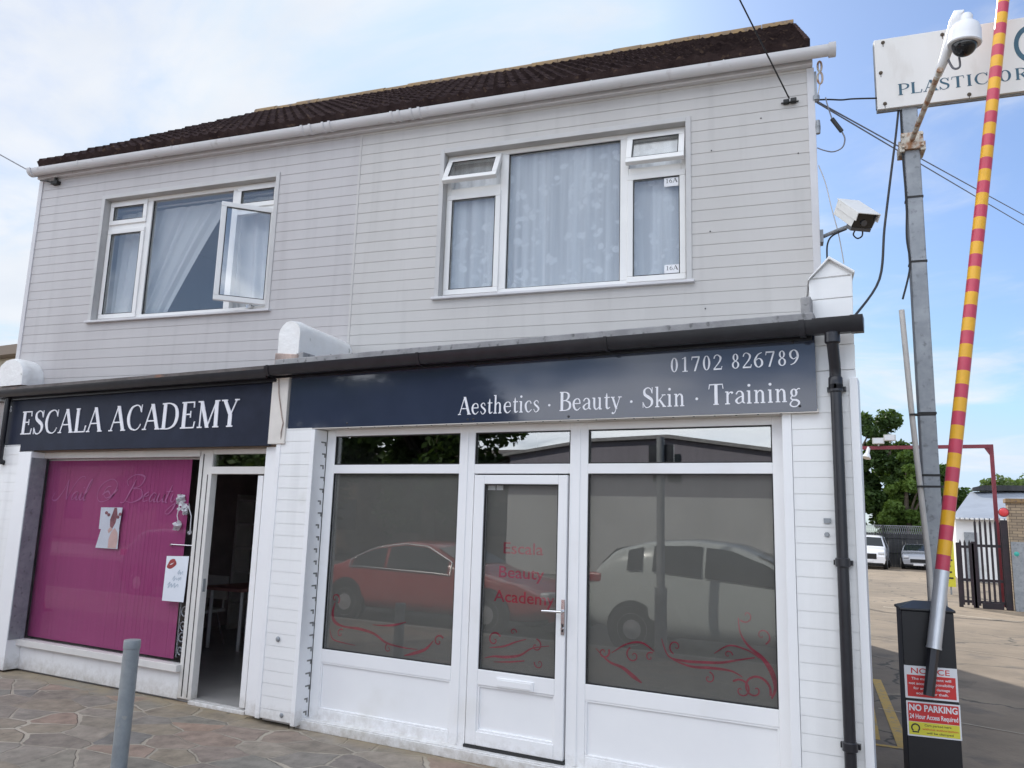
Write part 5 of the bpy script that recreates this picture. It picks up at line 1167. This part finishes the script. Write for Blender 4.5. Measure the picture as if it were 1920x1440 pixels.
# notices on the cabinet
ns = thing('notice_sign', U(3.065,-.602,.65), 'red and white notice fixed to the black cabinet behind the arm end', 'sign')
mb = MB(U); mb.box(2.903,3.225,-.604,-.601,.65,.862); obj('backing', mb, M['sgn_white'], ns)
mb = MB(U); mb.box(2.918,3.212,-.6055,-.604,.662,.802); obj('red_field', mb, M['sgn_red'], ns)
sans('lettering', 'NOTICE', M['sgn_red'], 2.945, 3.180, .813, .036, -.6046, ns, U, bold=.01)
for k, (txt, a, b) in enumerate((('The management will', 2.945, 3.185),('not accept responsibility', 2.928, 3.202),('for any loss, damage', 2.955, 3.175),('accident or theft.', 2.97, 3.165))):
    sans('small_print', txt, M['sgn_white'], a, b, .772-.031*k, .016, -.6062, ns, U, bold=.015)
np_ = thing('parking_sign', U(3.065,-.602,.41), 'red and yellow no parking sign low on the black cabinet', 'sign')
mb = MB(U); mb.box(2.905,3.230,-.604,-.601,.408,.632); obj('backing', mb, M['sgn_white'], np_)
mb = MB(U); mb.box(2.915,3.220,-.6055,-.604,.502,.622); obj('red_field', mb, M['sgn_red'], np_)
mb = MB(U); mb.box(2.915,3.220,-.6055,-.604,.418,.4995); obj('yellow_field', mb, M['sgn_yel'], np_)
sans('lettering', 'NO PARKING', M['sgn_white'], 2.922, 3.213, .572, .040, -.6062, np_, U, bold=.03)
sans('lettering', '24 Hour Access Required', M['sgn_white'], 2.922, 3.213, .522, .030, -.6062, np_, U, bold=.02)
for k, (txt, a, b) in enumerate((('Cars parked here',3.01,3.17),('without authorisation',2.995,3.21),('will be clamped',3.02,3.18))):
    sans('small_print', txt, M['sgn_red'] if k == 1 else M['ink'], a, b, .477-.024*k, .013, -.6062, np_, U, bold=.01)
mb = MB(U)
for k in range(20):
    q0, q1 = 2*math.pi*k/20, 2*math.pi*(k+1)/20
    if 13 <= k <= 16: continue
    pt = lambda q, r: (2.955+r*math.cos(q), .462+r*math.sin(q))
    mb.prism([pt(q0,.028),pt(q1,.028),pt(q1,.019),pt(q0,.019)], -.6066, -.6056)
mb.box(2.935,2.975,-.6066,-.6056,.432,.440); obj('clamp_symbol', mb, M['ink'], np_)

# ------------------------------------------------------------------ bollard
bo = thing('bollard', (-1.80,-1.57,0), 'round grey painted metal bollard on the crazy paving', 'bollard')
TB = lambda x, y, z: I(-1.80+x+.004*z, -1.57+y, z)
mb = MB(TB); mb.tube([(0,0,-.02),(0,0,.80)], .053, 24); obj('tube', mb, M['grey_paint'], bo, smooth=40)
mb = MB(); mb.lathe([(.0535,0),(.056,.004),(.056,.05),(.053,.058),(.0,.062)], TB(0,0,.80), n=24); obj('cap', mb, M['grey_paint'], bo, smooth=30)

# ------------------------------------------------------------------ vehicles
def lerp_list(P, x):
    for (a, za), (b, zb) in zip(P, P[1:]):
        if a <= x <= b: return za+(zb-za)*(x-a)/(b-a) if b > a else zb
    return P[0][1] if x < P[0][0] else P[-1][1]
def vehicle(name, label, cat, loc, rot, L, Wd, top, belt, side, screens, paint, wheels, wr, group=None, zlo=.2, tail=None, face=None, taper=.14, detail=True, chrome=False):
    root = thing(name, loc, label, cat, group)
    ca, sa = math.cos(rot), math.sin(rot)
    T = lambda x, y, z: Vector((loc[0]+(x-L/2)*ca-y*sa, loc[1]+(x-L/2)*sa+y*ca, loc[2]+z))
    N_ = 44
    def sec(x, off=0):
        u = (x-L/2)/(L/2); hw = Wd/2*(1-taper*abs(u)**3.2)
        zt, zb = lerp_list(top, x), lerp_list(belt, x)
        zl = zlo+.10*max(0, abs(u)-.8)/.2
        if zt > zb+.03:
            ins = (zt-zb)*.34; P = [(hw*.93,zl),(hw,zl+.22),(hw*.985,zb),(hw*.985-ins*.92,zt-.045),(hw*.985-ins-.07,zt-.005),(0,zt+.02)]
        else:
            zt = min(zt, zb+.03); P = [(hw*.93,zl),(hw,min(zl+.22,zt-.06)),(hw*.985,zt-.05),(hw*.95,zt-.012),(hw*.80,zt),(0,zt+.02)]
        return P
    xs_ = [L*i/N_ for i in range(N_+1)]
    mb = MB(T); vs = []
    for x in xs_:
        P = sec(x); full = [(y,z) for y,z in P]+[(-y,z) for y,z in P[-2::-1]]
        vs += [(x,y,z) for y,z in full]
    m_ = 11
    fs = [((i+1)*m_+j, i*m_+j, i*m_+j+1, (i+1)*m_+j+1) for i in range(N_) for j in range(m_-1)]
    fs += [tuple(range(m_)), tuple(range(N_*m_+m_-1, N_*m_-1, -1)), ]
    fs += [((i)*m_, (i+1)*m_, (i+1)*m_+m_-1, i*m_+m_-1) for i in range(N_)]
    mb.add(vs, fs); bo_ = obj('body', mb, M[paint], root, smooth=60); sb = bo_.modifiers.new('round','SUBSURF'); sb.levels = 1; sb.render_levels = 1
    for sg in (1,-1):
        for a, b in side:
            mb = MB(T); n_ = 8; vv = []
            for i in range(n_+1):
                x = a+(b-a)*i/n_; P = sec(x); p, q = P[2], P[3]
                for t in (.07,.93): vv.append((x, sg*(p[0]+(q[0]-p[0])*t+.006), p[1]+(q[1]-p[1])*t))
            mb.add(vv, [(2*i,2*i+1,2*i+3,2*i+2) for i in range(n_)]); obj('side_window', mb, M['car_glass'], root)
        if chrome:
            mb = MB(T); pts = []
            a, b = side[0][0]-.05, side[-1][1]+.08
            for i in range(13):
                x = a+(b-a)*i/12; P = sec(x); pts.append((x, sg*(P[3][0]+.012), P[3][1]))
            pts = [(a,sg*(sec(a)[2][0]+.01),sec(a)[2][1])]+pts+[(b,sg*(sec(b)[2][0]+.01),sec(b)[2][1])]
            pts += [(b+(a-b)*i/8, sg*(sec(b+(a-b)*i/8)[2][0]+.01), sec(b+(a-b)*i/8)[2][1]+.01) for i in range(1,9)]
            mb.tube(pts, .012, 6); obj('chrome_trim', mb, M['chrome'], root)
    for a, b in screens:
        mb = MB(T); n_ = 6; vv = []
        for i in range(n_+1):
            x = a+(b-a)*i/n_; P = sec(x)
            for y in (P[4][0]*.98, -P[4][0]*.98): vv.append((x, y, P[4][1]+.012))
            vv.append((x, 0, P[5][1]+.008))
        mb.add(vv, [(3*i,3*i+2,3*i+5,3*i+3) for i in range(n_)]+[(3*i+2,3*i+1,3*i+4,3*i+5) for i in range(n_)]); obj('windscreen' if a > L/2 else 'rear_window', mb, M['car_glass'], root)
    for x in wheels:
        for sg in (1,-1):
            hw = sec(x)[1][0]; c = T(x, sg*(hw-.20), wr); axw = Vector((-sa*sg, ca*sg, 0))
            mb = MB(); mb.lathe([(wr*.62,.0),(wr*.97,.0),(wr,.03),(wr,.19),(wr*.95,.215),(wr*.68,.215)], c, axw, 28); w_ = obj('wheel', mb, M['tyre'], root, smooth=40)
            mb = MB(); mb.lathe([(.03,.23),(wr*.2,.218),(wr*.62,.212),(wr*.68,.216),(wr*.68,.10)], c, axw, 24)
            obj('rim', mb, M['alu'], w_, smooth=40)
            mb = MB(); mb.lathe([(wr*1.16,.150),(wr*1.16,.203),(wr*.9,.203)], c+Vector((0,0,.02)), axw, 28); obj('wheel_arch', mb, M['tyre'], root)
    if tail:
        for sg in (1,-1):
            mb = MB(T); x = tail[0]; P = sec(x); mb.box(-.02, x, sg*P[2][0]*.62 if sg > 0 else -P[2][0]*1.0, P[2][0]*1.0 if sg > 0 else -P[2][0]*.62, tail[1], tail[1]+.14); obj('tail_light', mb, M['lamp_red'], root, bevel=.03)
    if face:
        zh, zg0, zg1 = face; P = sec(L*.985)
        hwf = P[2][0]
        for sg in (1,-1):
            mb = MB(T); ys_ = sorted((sg*hwf*.60, sg*hwf*.97)); mb.box(L-.16, L+.015, ys_[0], ys_[1], zh, zh+.13); obj('headlight', mb, M['lamp_clear'], root, bevel=.03)
        mb = MB(T); mb.box(L-.1, L+.02, -hwf*.52, hwf*.52, zg0, zg1); obj('grille', mb, M['tyre'], root, bevel=.02)
        mb = MB(T); mb.box(L-.1, L+.03, -.26, .26, zg0-.16, zg0-.05); obj('number_plate', mb, M['sgn_white'], root)
        mb = MB(T); mb.box(L-.1, L+.022, -hwf*.9, hwf*.9, zlo+.06, zg0-.2); obj('bumper', mb, M['tyre'], root, bevel=.03)
    return root
RZ = -.13
vehicle('parked_car', 'red coupe with chrome window trim, reflected in the left half of the right shopfront', 'car', (-4.65,-6.92,RZ), 0, 4.9, 1.85,
   [(0,.78),(.15,.92),(.7,1.02),(1.5,1.36),(2.1,1.45),(2.6,1.42),(3.45,1.04),(4.3,.86),(4.75,.70),(4.9,.56)], [(0,.88),(1.2,.97),(3.3,.93),(4.9,.8)], [(1.05,1.75),(1.82,3.05)], [(.75,1.35),(2.75,3.35)], 'car_red', (.95,3.85), .35, tail=(.25,.72), chrome=True, face=(.62,.35,.55))
vehicle('parked_car', 'pale pearl crossover car, reflected in the right half of the right shopfront', 'car', (.55,-6.90,RZ), 0, 4.14, 1.77,
   [(0,.98),(.10,1.2),(.38,1.48),(.9,1.62),(1.6,1.66),(2.15,1.61),(2.65,1.42),(3.15,1.12),(3.7,1.03),(4.02,.86),(4.14,.62)], [(0,1.12),(.9,1.17),(1.8,1.10),(3.0,1.02),(4.14,.9)], [(.62,.86),(1.02,1.75),(1.8,2.75)], [(.15,.42),(2.5,2.98)], 'car_mint', (.72,3.28), .34, tail=(.2,.98), face=(.78,.5,.7))
vehicle('parked_car', 'dark hatchback parked on the near kerb, reflected in the pink shop window', 'car', (-10.4,-6.9,RZ), 0, 4.2, 1.75,
   [(0,.8),(.1,1.1),(.5,1.42),(1.2,1.47),(2.2,1.45),(3.0,1.0),(3.9,.86),(4.2,.6)], [(0,.9),(1.0,.96),(3.0,.92),(4.2,.8)], [(.7,1.6),(1.68,2.7)], [(.15,.45),(2.35,2.95)], 'car_dark', (.75,3.35), .32, tail=(.2,.85), face=(.66,.42,.6))
vehicle('parked_van', 'white van parked nose-out by the dark fence at the end of the yard', 'van', (-.05,46.1,yz(44)), -math.pi/2, 4.8, 1.95,
   [(0,1.78),(.1,1.84),(2.9,1.86),(3.3,1.78),(3.95,1.22),(4.55,1.08),(4.75,.9),(4.8,.7)], [(0,1.1),(3.3,1.12),(3.9,1.08),(4.8,.95)], [(2.6,3.5)], [(3.36,3.92)], 'car_white', (.9,3.95), .34, face=(.84,.56,.86), taper=.06)
vehicle('parked_car', 'pale grey saloon with a black roof parked beside the white van', 'car', (2.45,48.4,yz(46)), -math.pi/2, 4.6, 1.86,
   [(0,.95),(.5,1.05),(1.2,1.34),(1.9,1.40),(2.5,1.36),(3.3,.98),(4.2,.86),(4.5,.7),(4.6,.55)], [(0,.95),(1.2,.98),(3.2,.94),(4.6,.8)], [(1.2,2.0),(2.05,2.9)], [(2.5,3.2)], 'car_grey', (.9,3.75), .33, face=(.64,.40,.60))

# ------------------------------------------------------------------ yard background
fn = thing('yard_fence', (-2,46.9+2,yz(49)), 'dark close-boarded fence with grey mesh on top at the end of the yard', 'fence')
mb = MB()
zb = yz(49.5)
for k in range(110):
    x = -12+k*.16; mb.box(x, x+.152, 49.5+rnd.uniform(0,.015), 49.54, zb-.1, 1.55+rnd.uniform(-.01,.01))
obj('boards', mb, M['fence'], fn)
mb = MB(); mb.box(-12,5.6,49.46,49.5,.35,.42); mb.box(-12,5.6,49.46,49.5,1.25,1.32)
for k in range(8): mb.box(-11.5+k*2.4,-11.4+k*2.4,49.4,49.5,zb-.1,2.05)
obj('frame', mb, M['fence'], fn)
mb = MB()
for k in range(150): 
    x = -12+k*.118; mb.tube([(x,49.5,1.5),(x+.118,49.5,2.0)], .012, 4); mb.tube([(x+.118,49.5,1.5),(x,49.5,2.0)], .012, 4)
mb.tube([(-12,49.5,2.0),(5.6,49.5,2.0)], .02, 5)
obj('mesh_topping', mb, M['mesh_grey'], fn)

def tree(name, x, y, z, h, rx, ry, seed, m, label, n=5200, leaf=.30, crown0=.18, clumps=26):
    r = random.Random(seed); t = thing(name, (x,y,z), label, 'tree', 'trees')
    mb = MB(); mb.tube([(x,y,z-.2),(x+.1,y,z+h*.25),(x-.05,y+.1,z+h*.5),(x+.05,y,z+h*.8)], [h*.035,h*.028,h*.018,h*.006], 9)
    cl_ = []
    for k in range(clumps):
        for _ in range(40):
            u, v, w = r.uniform(-1,1), r.uniform(-1,1), r.uniform(-1,1)
            if u*u+v*v+w*w < 1: break
        zz = z+h*(crown0+(1-crown0)*(.5+.46*w)); wd = math.sqrt(max(.15, 1-(w*.95)**2))
        c = Vector((x+rx*u*.9*(wd if w > 0 else 1), y+ry*v*.9, zz)); rr = (rx+ry)*.5*r.uniform(.22,.42)
        cl_.append((c, rr))
    for c, rr in cl_[:9]:
        b = Vector((x, y, z+h*r.uniform(.25,.5))); mb.tube([b, b.lerp(c,.5)+Vector((0,0,.1*h*.3)), c], [h*.012,h*.008,h*.003], 5)
    obj('trunk', mb, M['bark'], t)
    mb = MB()
    for k in range(n):
        c, rr = r.choice(cl_)
        d = Vector((r.gauss(0,1),r.gauss(0,1),r.gauss(0,1))).normalized()*rr*(r.random()**.38)*(1.0 if r.random() < .9 else 1.25)
        d.z *= .75; p = c+d
        a = Vector((r.gauss(0,1),r.gauss(0,1),r.gauss(0,.7))).normalized(); b = a.cross(Vector((r.gauss(0,1),r.gauss(0,1),r.gauss(0,1)))).normalized(); s = leaf*r.uniform(.5,1.1)
        mb.add([p-a*s*.6, p+b*s*.32, p+a*s*.6, p-b*s*.32], [(0,1,2,3)])
    obj('crown', mb, M[m], t)
zt = yz(52)
tree('tree', -1.6, 54, zt, 11.3, 2.7, 2.4, 1, 'leaf_dark', 'tallest dark tree behind the yard fence, partly hidden by the clapboard building', n=15000, leaf=.36, clumps=34)
tree('tree', .9, 55, zt, 10.6, 2.6, 2.2, 2, 'leaf_dark', 'dark rounded tree behind the white van', n=15000, leaf=.34, clumps=34, crown0=.12)
tree('tree', 1.9, 52.5, zt, 7.8, 1.7, 1.6, 3, 'leaf_light', 'bright green bushy tree standing in front of the dark trees', n=12000, leaf=.30, crown0=.06, clumps=34)
tree('tree', 4.0, 55, zt, 7.0, 2.0, 1.8, 4, 'leaf_mid', 'small green tree seen between the striped barrier arm and the red frame', n=9000, leaf=.30, crown0=.08, clumps=32)
tree('tree', 7.6, 62, zt, 6.6, 2.2, 2.0, 5, 'leaf_pale', 'loose pale green tree above the grey-roofed white building', n=5000, leaf=.32, crown0=.3)
tree('tree', 10.4, 64, zt, 7.4, 2.4, 2.0, 6, 'leaf_pale', 'pale green tree farthest right above the brick pier', n=5000, leaf=.32, crown0=.3)
tree('tree', -6, 58, zt, 11, 3.2, 2.5, 9, 'leaf_dark', 'dark tree behind the left part of the yard fence, hidden by the building', n=4000, leaf=.4)

wb = thing('white_outbuilding', (6,36,yz(36)), 'white outbuilding with a grey pitched sheet roof beyond the black gates', 'building')
zb = yz(35)
mb = MB(); mb.box(4.15,12,35,44,zb-.1,2.30); obj('wall', mb, M['white_wall'], wb)
mb = MB(); mb.box(4.45,4.95,34.94,35.0,zb,1.75); mb.cut(); mb.box(6.0,6.8,34.94,35.0,.6,1.7); obj('door', mb, M['galv'], wb)
mb = MB(); mb.add([(4.02,34.7,2.30),(12.2,34.7,2.42),(12.2,38.8,3.85),(4.95,38.8,3.60),(4.02,34.7,2.36),(12.2,34.7,2.48),(12.2,38.8,3.92),(4.95,38.8,3.67)], [(0,3,2,1),(4,5,6,7),(0,1,5,4),(1,2,6,5),(2,3,7,6),(3,0,4,7)])
mb.add([(4.95,38.8,3.6),(12.2,38.8,3.85),(12.2,44,2.4),(4.1,44,2.3)], [(0,1,2,3)])
rf = obj('roof', mb, M['slate'], wb)
mb = MB()
for k in range(44):
    x = 4.05+k*.185; mb.tube([(x,34.66,2.30),(x,34.66,2.37)], .07, 6)
obj('roof_edge', mb, M['white_wall'], rf)
mb = MB(); mb.box(5.05,8.4,38.3,39.2,3.72,3.86); mb.prism([(5.05,3.86),(8.4,3.86),(8.1,3.97),(5.5,3.97)], 38.3, 39.2); obj('roof_vent', mb, M['fence'], rf)

YG = 19.28; zg = yz(YG)
def gate(name, x0, x1, zt, bars, label, arch):
    g = thing(name, ((x0+x1)/2, YG, zg), label, 'gate', 'yard gates')
    mb = MB(); mb.box(x0,x0+.10,YG-.05,YG+.05,zg,zt); mb.box(x1-.10,x1,YG-.05,YG+.05,zg,zt); obj('gate_stile', mb, M['gate'], g, bevel=.01)
    mb = MB(); 
    for z in (zg+.12, .48, zt-.14): mb.box(x0+.1,x1-.1,YG-.025,YG+.025,z,z+.07)
    obj('rail', mb, M['gate'], g)
    for k in range(bars):
        x = x0+(x1-x0)*(k+1)/(bars+1); mb = MB(); mb.box(x-.028,x+.028,YG-.04,YG-.0255,zg+.06,zt+arch); mb.prism([(x-.028,zt+arch),(x+.028,zt+arch),(x,zt+arch+.09)], YG-.04, YG-.0255); obj('paling', mb, M['gate'], g)
    return g
gate('palisade_gate', 3.74, 4.17, 1.48, 3, 'narrow black palisade gate leaf folded back beside the yellow sign', .0)
gate('palisade_gate', 4.10, 4.92, 1.52, 6, 'wide black palisade gate leaf in front of the white outbuilding', .50)
mb = MB(); mb.box(4.80,4.96,YG-.14,YG+.04,zg,2.10); tag(obj('gate_post', mb, M['gate'], bevel=.015), 'thick black gate post next to the brick pier', 'post')
mb = MB(); mb.box(4.27,4.75,YG-.12,YG-.05,zg+.0,zg+.16); tag(obj('kick_plate', mb, M['gate']), 'low black plate at the foot of the wide palisade gate', 'plate')
ys_ = thing('warning_sign', (3.6,24.4,.1), 'yellow warning sign beside the narrow palisade gate leaf', 'sign')
mb = MB(); mb.box(3.42,3.80,24.4,24.43,.0,1.45); obj('panel', mb, M['sgn_yel'], ys_)
mb = MB()
for k in range(6): mb.box(3.47,3.74-.03*(k%3),24.394,24.4,.25+k*.19,.30+k*.19)
obj('lettering', mb, M['ink'], ys_)
mb = MB(); mb.box(3.40,3.45,24.43,24.48,yz(24.4),1.5); mb.cut(); mb.box(3.63,3.68,24.43,24.48,yz(24.4),1.5); obj('leg', mb, M['galv'], ys_)
# brick pier
def brick_mat():
    m = mat('pale_brick', (.36,.29,.20), .85, .2, 6); t = m.node_tree; N = t.nodes; L = t.links; p = N['Principled BSDF']
    b = N.new('ShaderNodeTexBrick'); b.inputs['Scale'].default_value = 1; b.inputs['Brick Width'].default_value = .225; b.inputs['Row Height'].default_value = .075; b.inputs['Mortar Size'].default_value = .008
    b.inputs['Color1'].default_value = (.40,.31,.21,1); b.inputs['Color2'].default_value = (.28,.22,.16,1); b.inputs['Mortar'].default_value = (.15,.12,.09,1)
    tcn = N.new('ShaderNodeTexCoord'); mp_ = N.new('ShaderNodeMapping'); mp_.inputs['Rotation'].default_value = (R(90),0,0); L.new(tcn.outputs['Object'], mp_.inputs[0]); L.new(mp_.outputs[0], b.inputs['Vector']); L.new(b.outputs['Color'], p.inputs['Base Color']); return m
M['brick'] = brick_mat()
pr_ = thing('brick_pier', (5.5,YG,zg), 'pale brick gate pier with a projecting cap beside the black gate post', 'pier')
mb = MB(); mb.box(4.99,6.2,YG-.2,YG+.5,zg-.1,2.56); obj('shaft', mb, M['brick'], pr_)
mb = MB(); mb.box(4.94,6.25,YG-.26,YG+.55,2.56,2.66); obj('cap', mb, M['ridge'], pr_)
mb = MB(); mb.box(4.99,5.30,YG-.28,YG-.2,zg-.1,1.55); obj('render_patch', mb, M['galv'], pr_)
def lamp_disc(name, x, z, r, m, label):
    t = thing(name, (x,YG-.2,z), label, 'reflector'); mb = MB(); mb.lathe([(r*.9,0),(r,.03),(r*.9,.07),(r*.5,.09)], (x,YG-.20,z), (0,-1,0), 20); obj('lens', mb, M[m], t, smooth=40)
    mb = MB(); mb.lathe([(r*1.12,0),(r*1.12,.03)], (x,YG-.20,z), (0,-1,0), 20); obj('rim', mb, M['gate'] if m == 'lens_teal' else M['maroon'], t); return t
lamp_disc('round_reflector', 4.885, 2.30, .11, 'lens_red', 'round red reflector at the top of the black gate post')
lamp_disc('round_reflector', 5.10, 1.245, .085, 'lens_teal', 'round teal reflector halfway up the brick pier')
# height-limit frame with floodlights
hf = thing('height_frame', (4.78,20.3,yz(20.3)), 'maroon steel height frame spanning the yard entrance', 'frame')
mb = MB(); YH = 20.3
mb.box(-1.0,4.84,YH-.05,YH+.05,4.10,4.20); mb.prism([(4.62,4.10),(4.74,4.10),(4.74,3.9)], YH-.03, YH+.03); obj('beam', mb, M['maroon'], hf)
mb = MB(); mb.box(4.74,4.84,YH-.05,YH+.05,yz(YH),4.10); mb.cut(); mb.box(-1.0,-.9,YH-.05,YH+.05,yz(YH),4.10); obj('leg', mb, M['maroon'], hf)
def flood(x, z, k, label):
    t = thing('floodlight', (x,YH-.1,z), label, 'floodlight')
    mb = MB(); 
    if k == 0: mb.lathe([(.05,.0),(.06,.16),(.13,.30),(.13,.32)], (x+.04,YH-.09,z+.15), (-.25,-.3,-1), 14); mb.box(x-.0,x+.06,YH-.09,YH-.05,z+.05,z+.2)
    else: mb.box(x-.16,x+.16,YH-.16,YH-.05,z-.08,z+.10); mb.box(x-.02,x+.02,YH-.1,YH-.05,z-.14,z-.08)
    obj('head', mb, M['white_gloss'] if k == 0 else M['flood'], t, bevel=.01)
    mb = MB(); 
    if k: mb.box(x-.13,x+.13,YH-.165,YH-.16,z-.06,z+.08); obj('lens', mb, M['lamp_clear'], t)
flood(1.62, 3.98, 0, 'white horn-shaped lamp hanging at the left of the maroon beam')
flood(1.93, 4.33, 1, 'smaller grey floodlight standing on the maroon beam next to the horn lamp')
flood(2.24, 4.42, 1, 'larger grey floodlight standing highest on the maroon beam')

# ------------------------------------------------------------------ neighbours and the far side of the street (seen in the glass)
nb = thing('neighbour_house', (-16.5,9,0), 'cream rendered house with a brown roof edge glimpsed behind the clapboard building', 'house')
mb = MB(); mb.box(-24,-13.9,4.6,14,-.1,4.95); obj('wall', mb, M['nblock'], nb)
mb = MB(); mb.box(-24.3,-13.6,4.3,14.3,4.95,5.16); obj('roof_edge', mb, M['nfascia'], nb)
mb = MB(); mb.box(-24,-13.9,4.6,14,5.16,5.24); obj('roof', mb, M['felt_brown'], nb)
nw = thing('neighbour_shop', (-9,1,0), 'white boarded shop adjoining the pink-windowed shop on the left', 'building')
mb = MB(); mb.box(-12.5,-6.62,-.1,4,-.1,2.95); obj('wall', mb, M['clad_white'], nw)
mb = MB(); mb.box(-12.6,-6.6,-.2,4,2.95,3.05); obj('roof', mb, M['felt_brown'], nw)
mb = MB(); mb.box(-11.8,-7.6,-.12,-.1,.4,2.2); obj('window', mb, M['car_glass'], nw)
oh = thing('opposite_shed', (-4.3,-24,0), 'dark gabled shed across the street, reflected in the shopfront glass', 'building')
mb = MB(); mb.prism([(-10.3,-.1),(6.5,-.1),(6.5,2.9),(-1.0,4.02),(-4.34,4.50),(-7.1,4.43),(-10.3,4.0)], -30, -20); obj('gable_wall', mb, M['shed'], oh)
mb = MB(); mb.box(-10.32,6.52,-20,-19.96,-.1,2.6); obj('lower_wall', mb, M['shed_grey'], oh)
mb = MB(); mb.prism([(6.8,2.85),(-1.0,4.03),(-4.34,4.52),(-7.1,4.45),(-10.5,3.98),(-10.5,4.08),(-7.1,4.56),(-4.34,4.64),(-1.0,4.14),(6.8,2.96)], -30.2, -19.8); obj('roof', mb, M['felt'], oh)
mb = MB(); mb.box(-4.9,-4.5,-20,-19.95,3.1,4.0); mb.cut(); mb.box(-4.4,-3.98,-20,-19.95,3.1,4.0); obj('window', mb, M['car_glass'], oh)
ot = thing('added_terrace', (-25,-25,0), 'long dark brick terrace added behind the street trees to block sky gaps in the glass', 'building')  # unseen block added to hide bright sky gaps under the tree crowns
mb = MB(); mb.box(-46,-10.6,-32,-24,-.1,4.3); obj('wall', mb, M['brick_dark'], ot)
mb = MB(); mb.prismx([(-23.7,4.3),(-28,5.0),(-32.3,4.3)], -46.2, -10.5); obj('roof', mb, M['felt_brown'], ot)
for k in range(8):
    mb = MB(); mb.box(-14-k*4,-12.4-k*4,-24,-23.95,1.0,2.4); obj('window', mb, M['car_glass'], ot)
lp = thing('street_post', (-.12,-5.25,0), 'slim grey street post with two dark plates, reflected in the right shop window', 'post')
mb = MB(); mb.tube([(-.12,-5.25,-.02),(-.12,-5.25,2.95)], [.06,.055], 14); mb.tube([(-.12,-5.25,-.02),(-.12,-5.25,.9)], .085, 14); obj('column', mb, M['galv'], lp, smooth=40)
mb = MB(); mb.box(-.30,-.16,-5.30,-5.28,2.55,2.85); mb.cut(); mb.box(-.08,.06,-5.30,-5.28,2.55,2.85); obj('plate', mb, M['car_dark'], lp)
tree('street_tree', -14.5, -21, 0, 9.5, 3.6, 3.0, 21, 'leaf_dark', 'large green street tree beside the dark shed across the street', n=14000, leaf=.36, crown0=.12, clumps=40)
tree('street_tree', -20.5, -20, 0, 9.0, 3.4, 3.0, 22, 'leaf_dark', 'dark street tree opposite the pink shop window', n=14000, leaf=.36, crown0=.10, clumps=40)
tree('street_tree', -28, -21, 0, 10.0, 4.0, 3.4, 23, 'leaf_dark', 'broad street tree farthest along the opposite pavement', n=12000, leaf=.40, crown0=.10, clumps=40)
tc_ = thing('traffic_cone', (-10.2,-2.9,0), 'red and white traffic cone on the pavement, reflected low in the pink shop window', 'traffic cone')
mb = MB(); mb.box(-10.42,-9.98,-3.12,-2.68,0,.04); obj('base', mb, M['tyre'], tc_, bevel=.01)
mb = MB(); mb.mi = 0; mb.lathe([(.19,.04),(.145,.32)], (-10.2,-2.9,0), n=20); mb.mi = 1; mb.lathe([(.145,.32),(.10,.58)], (-10.2,-2.9,0), n=20); mb.mi = 0; mb.lathe([(.10,.58),(.04,.88),(.0,.89)], (-10.2,-2.9,0), n=20); obj('cone', mb, [M['orange'], M['sgn_white']], tc_, smooth=40)
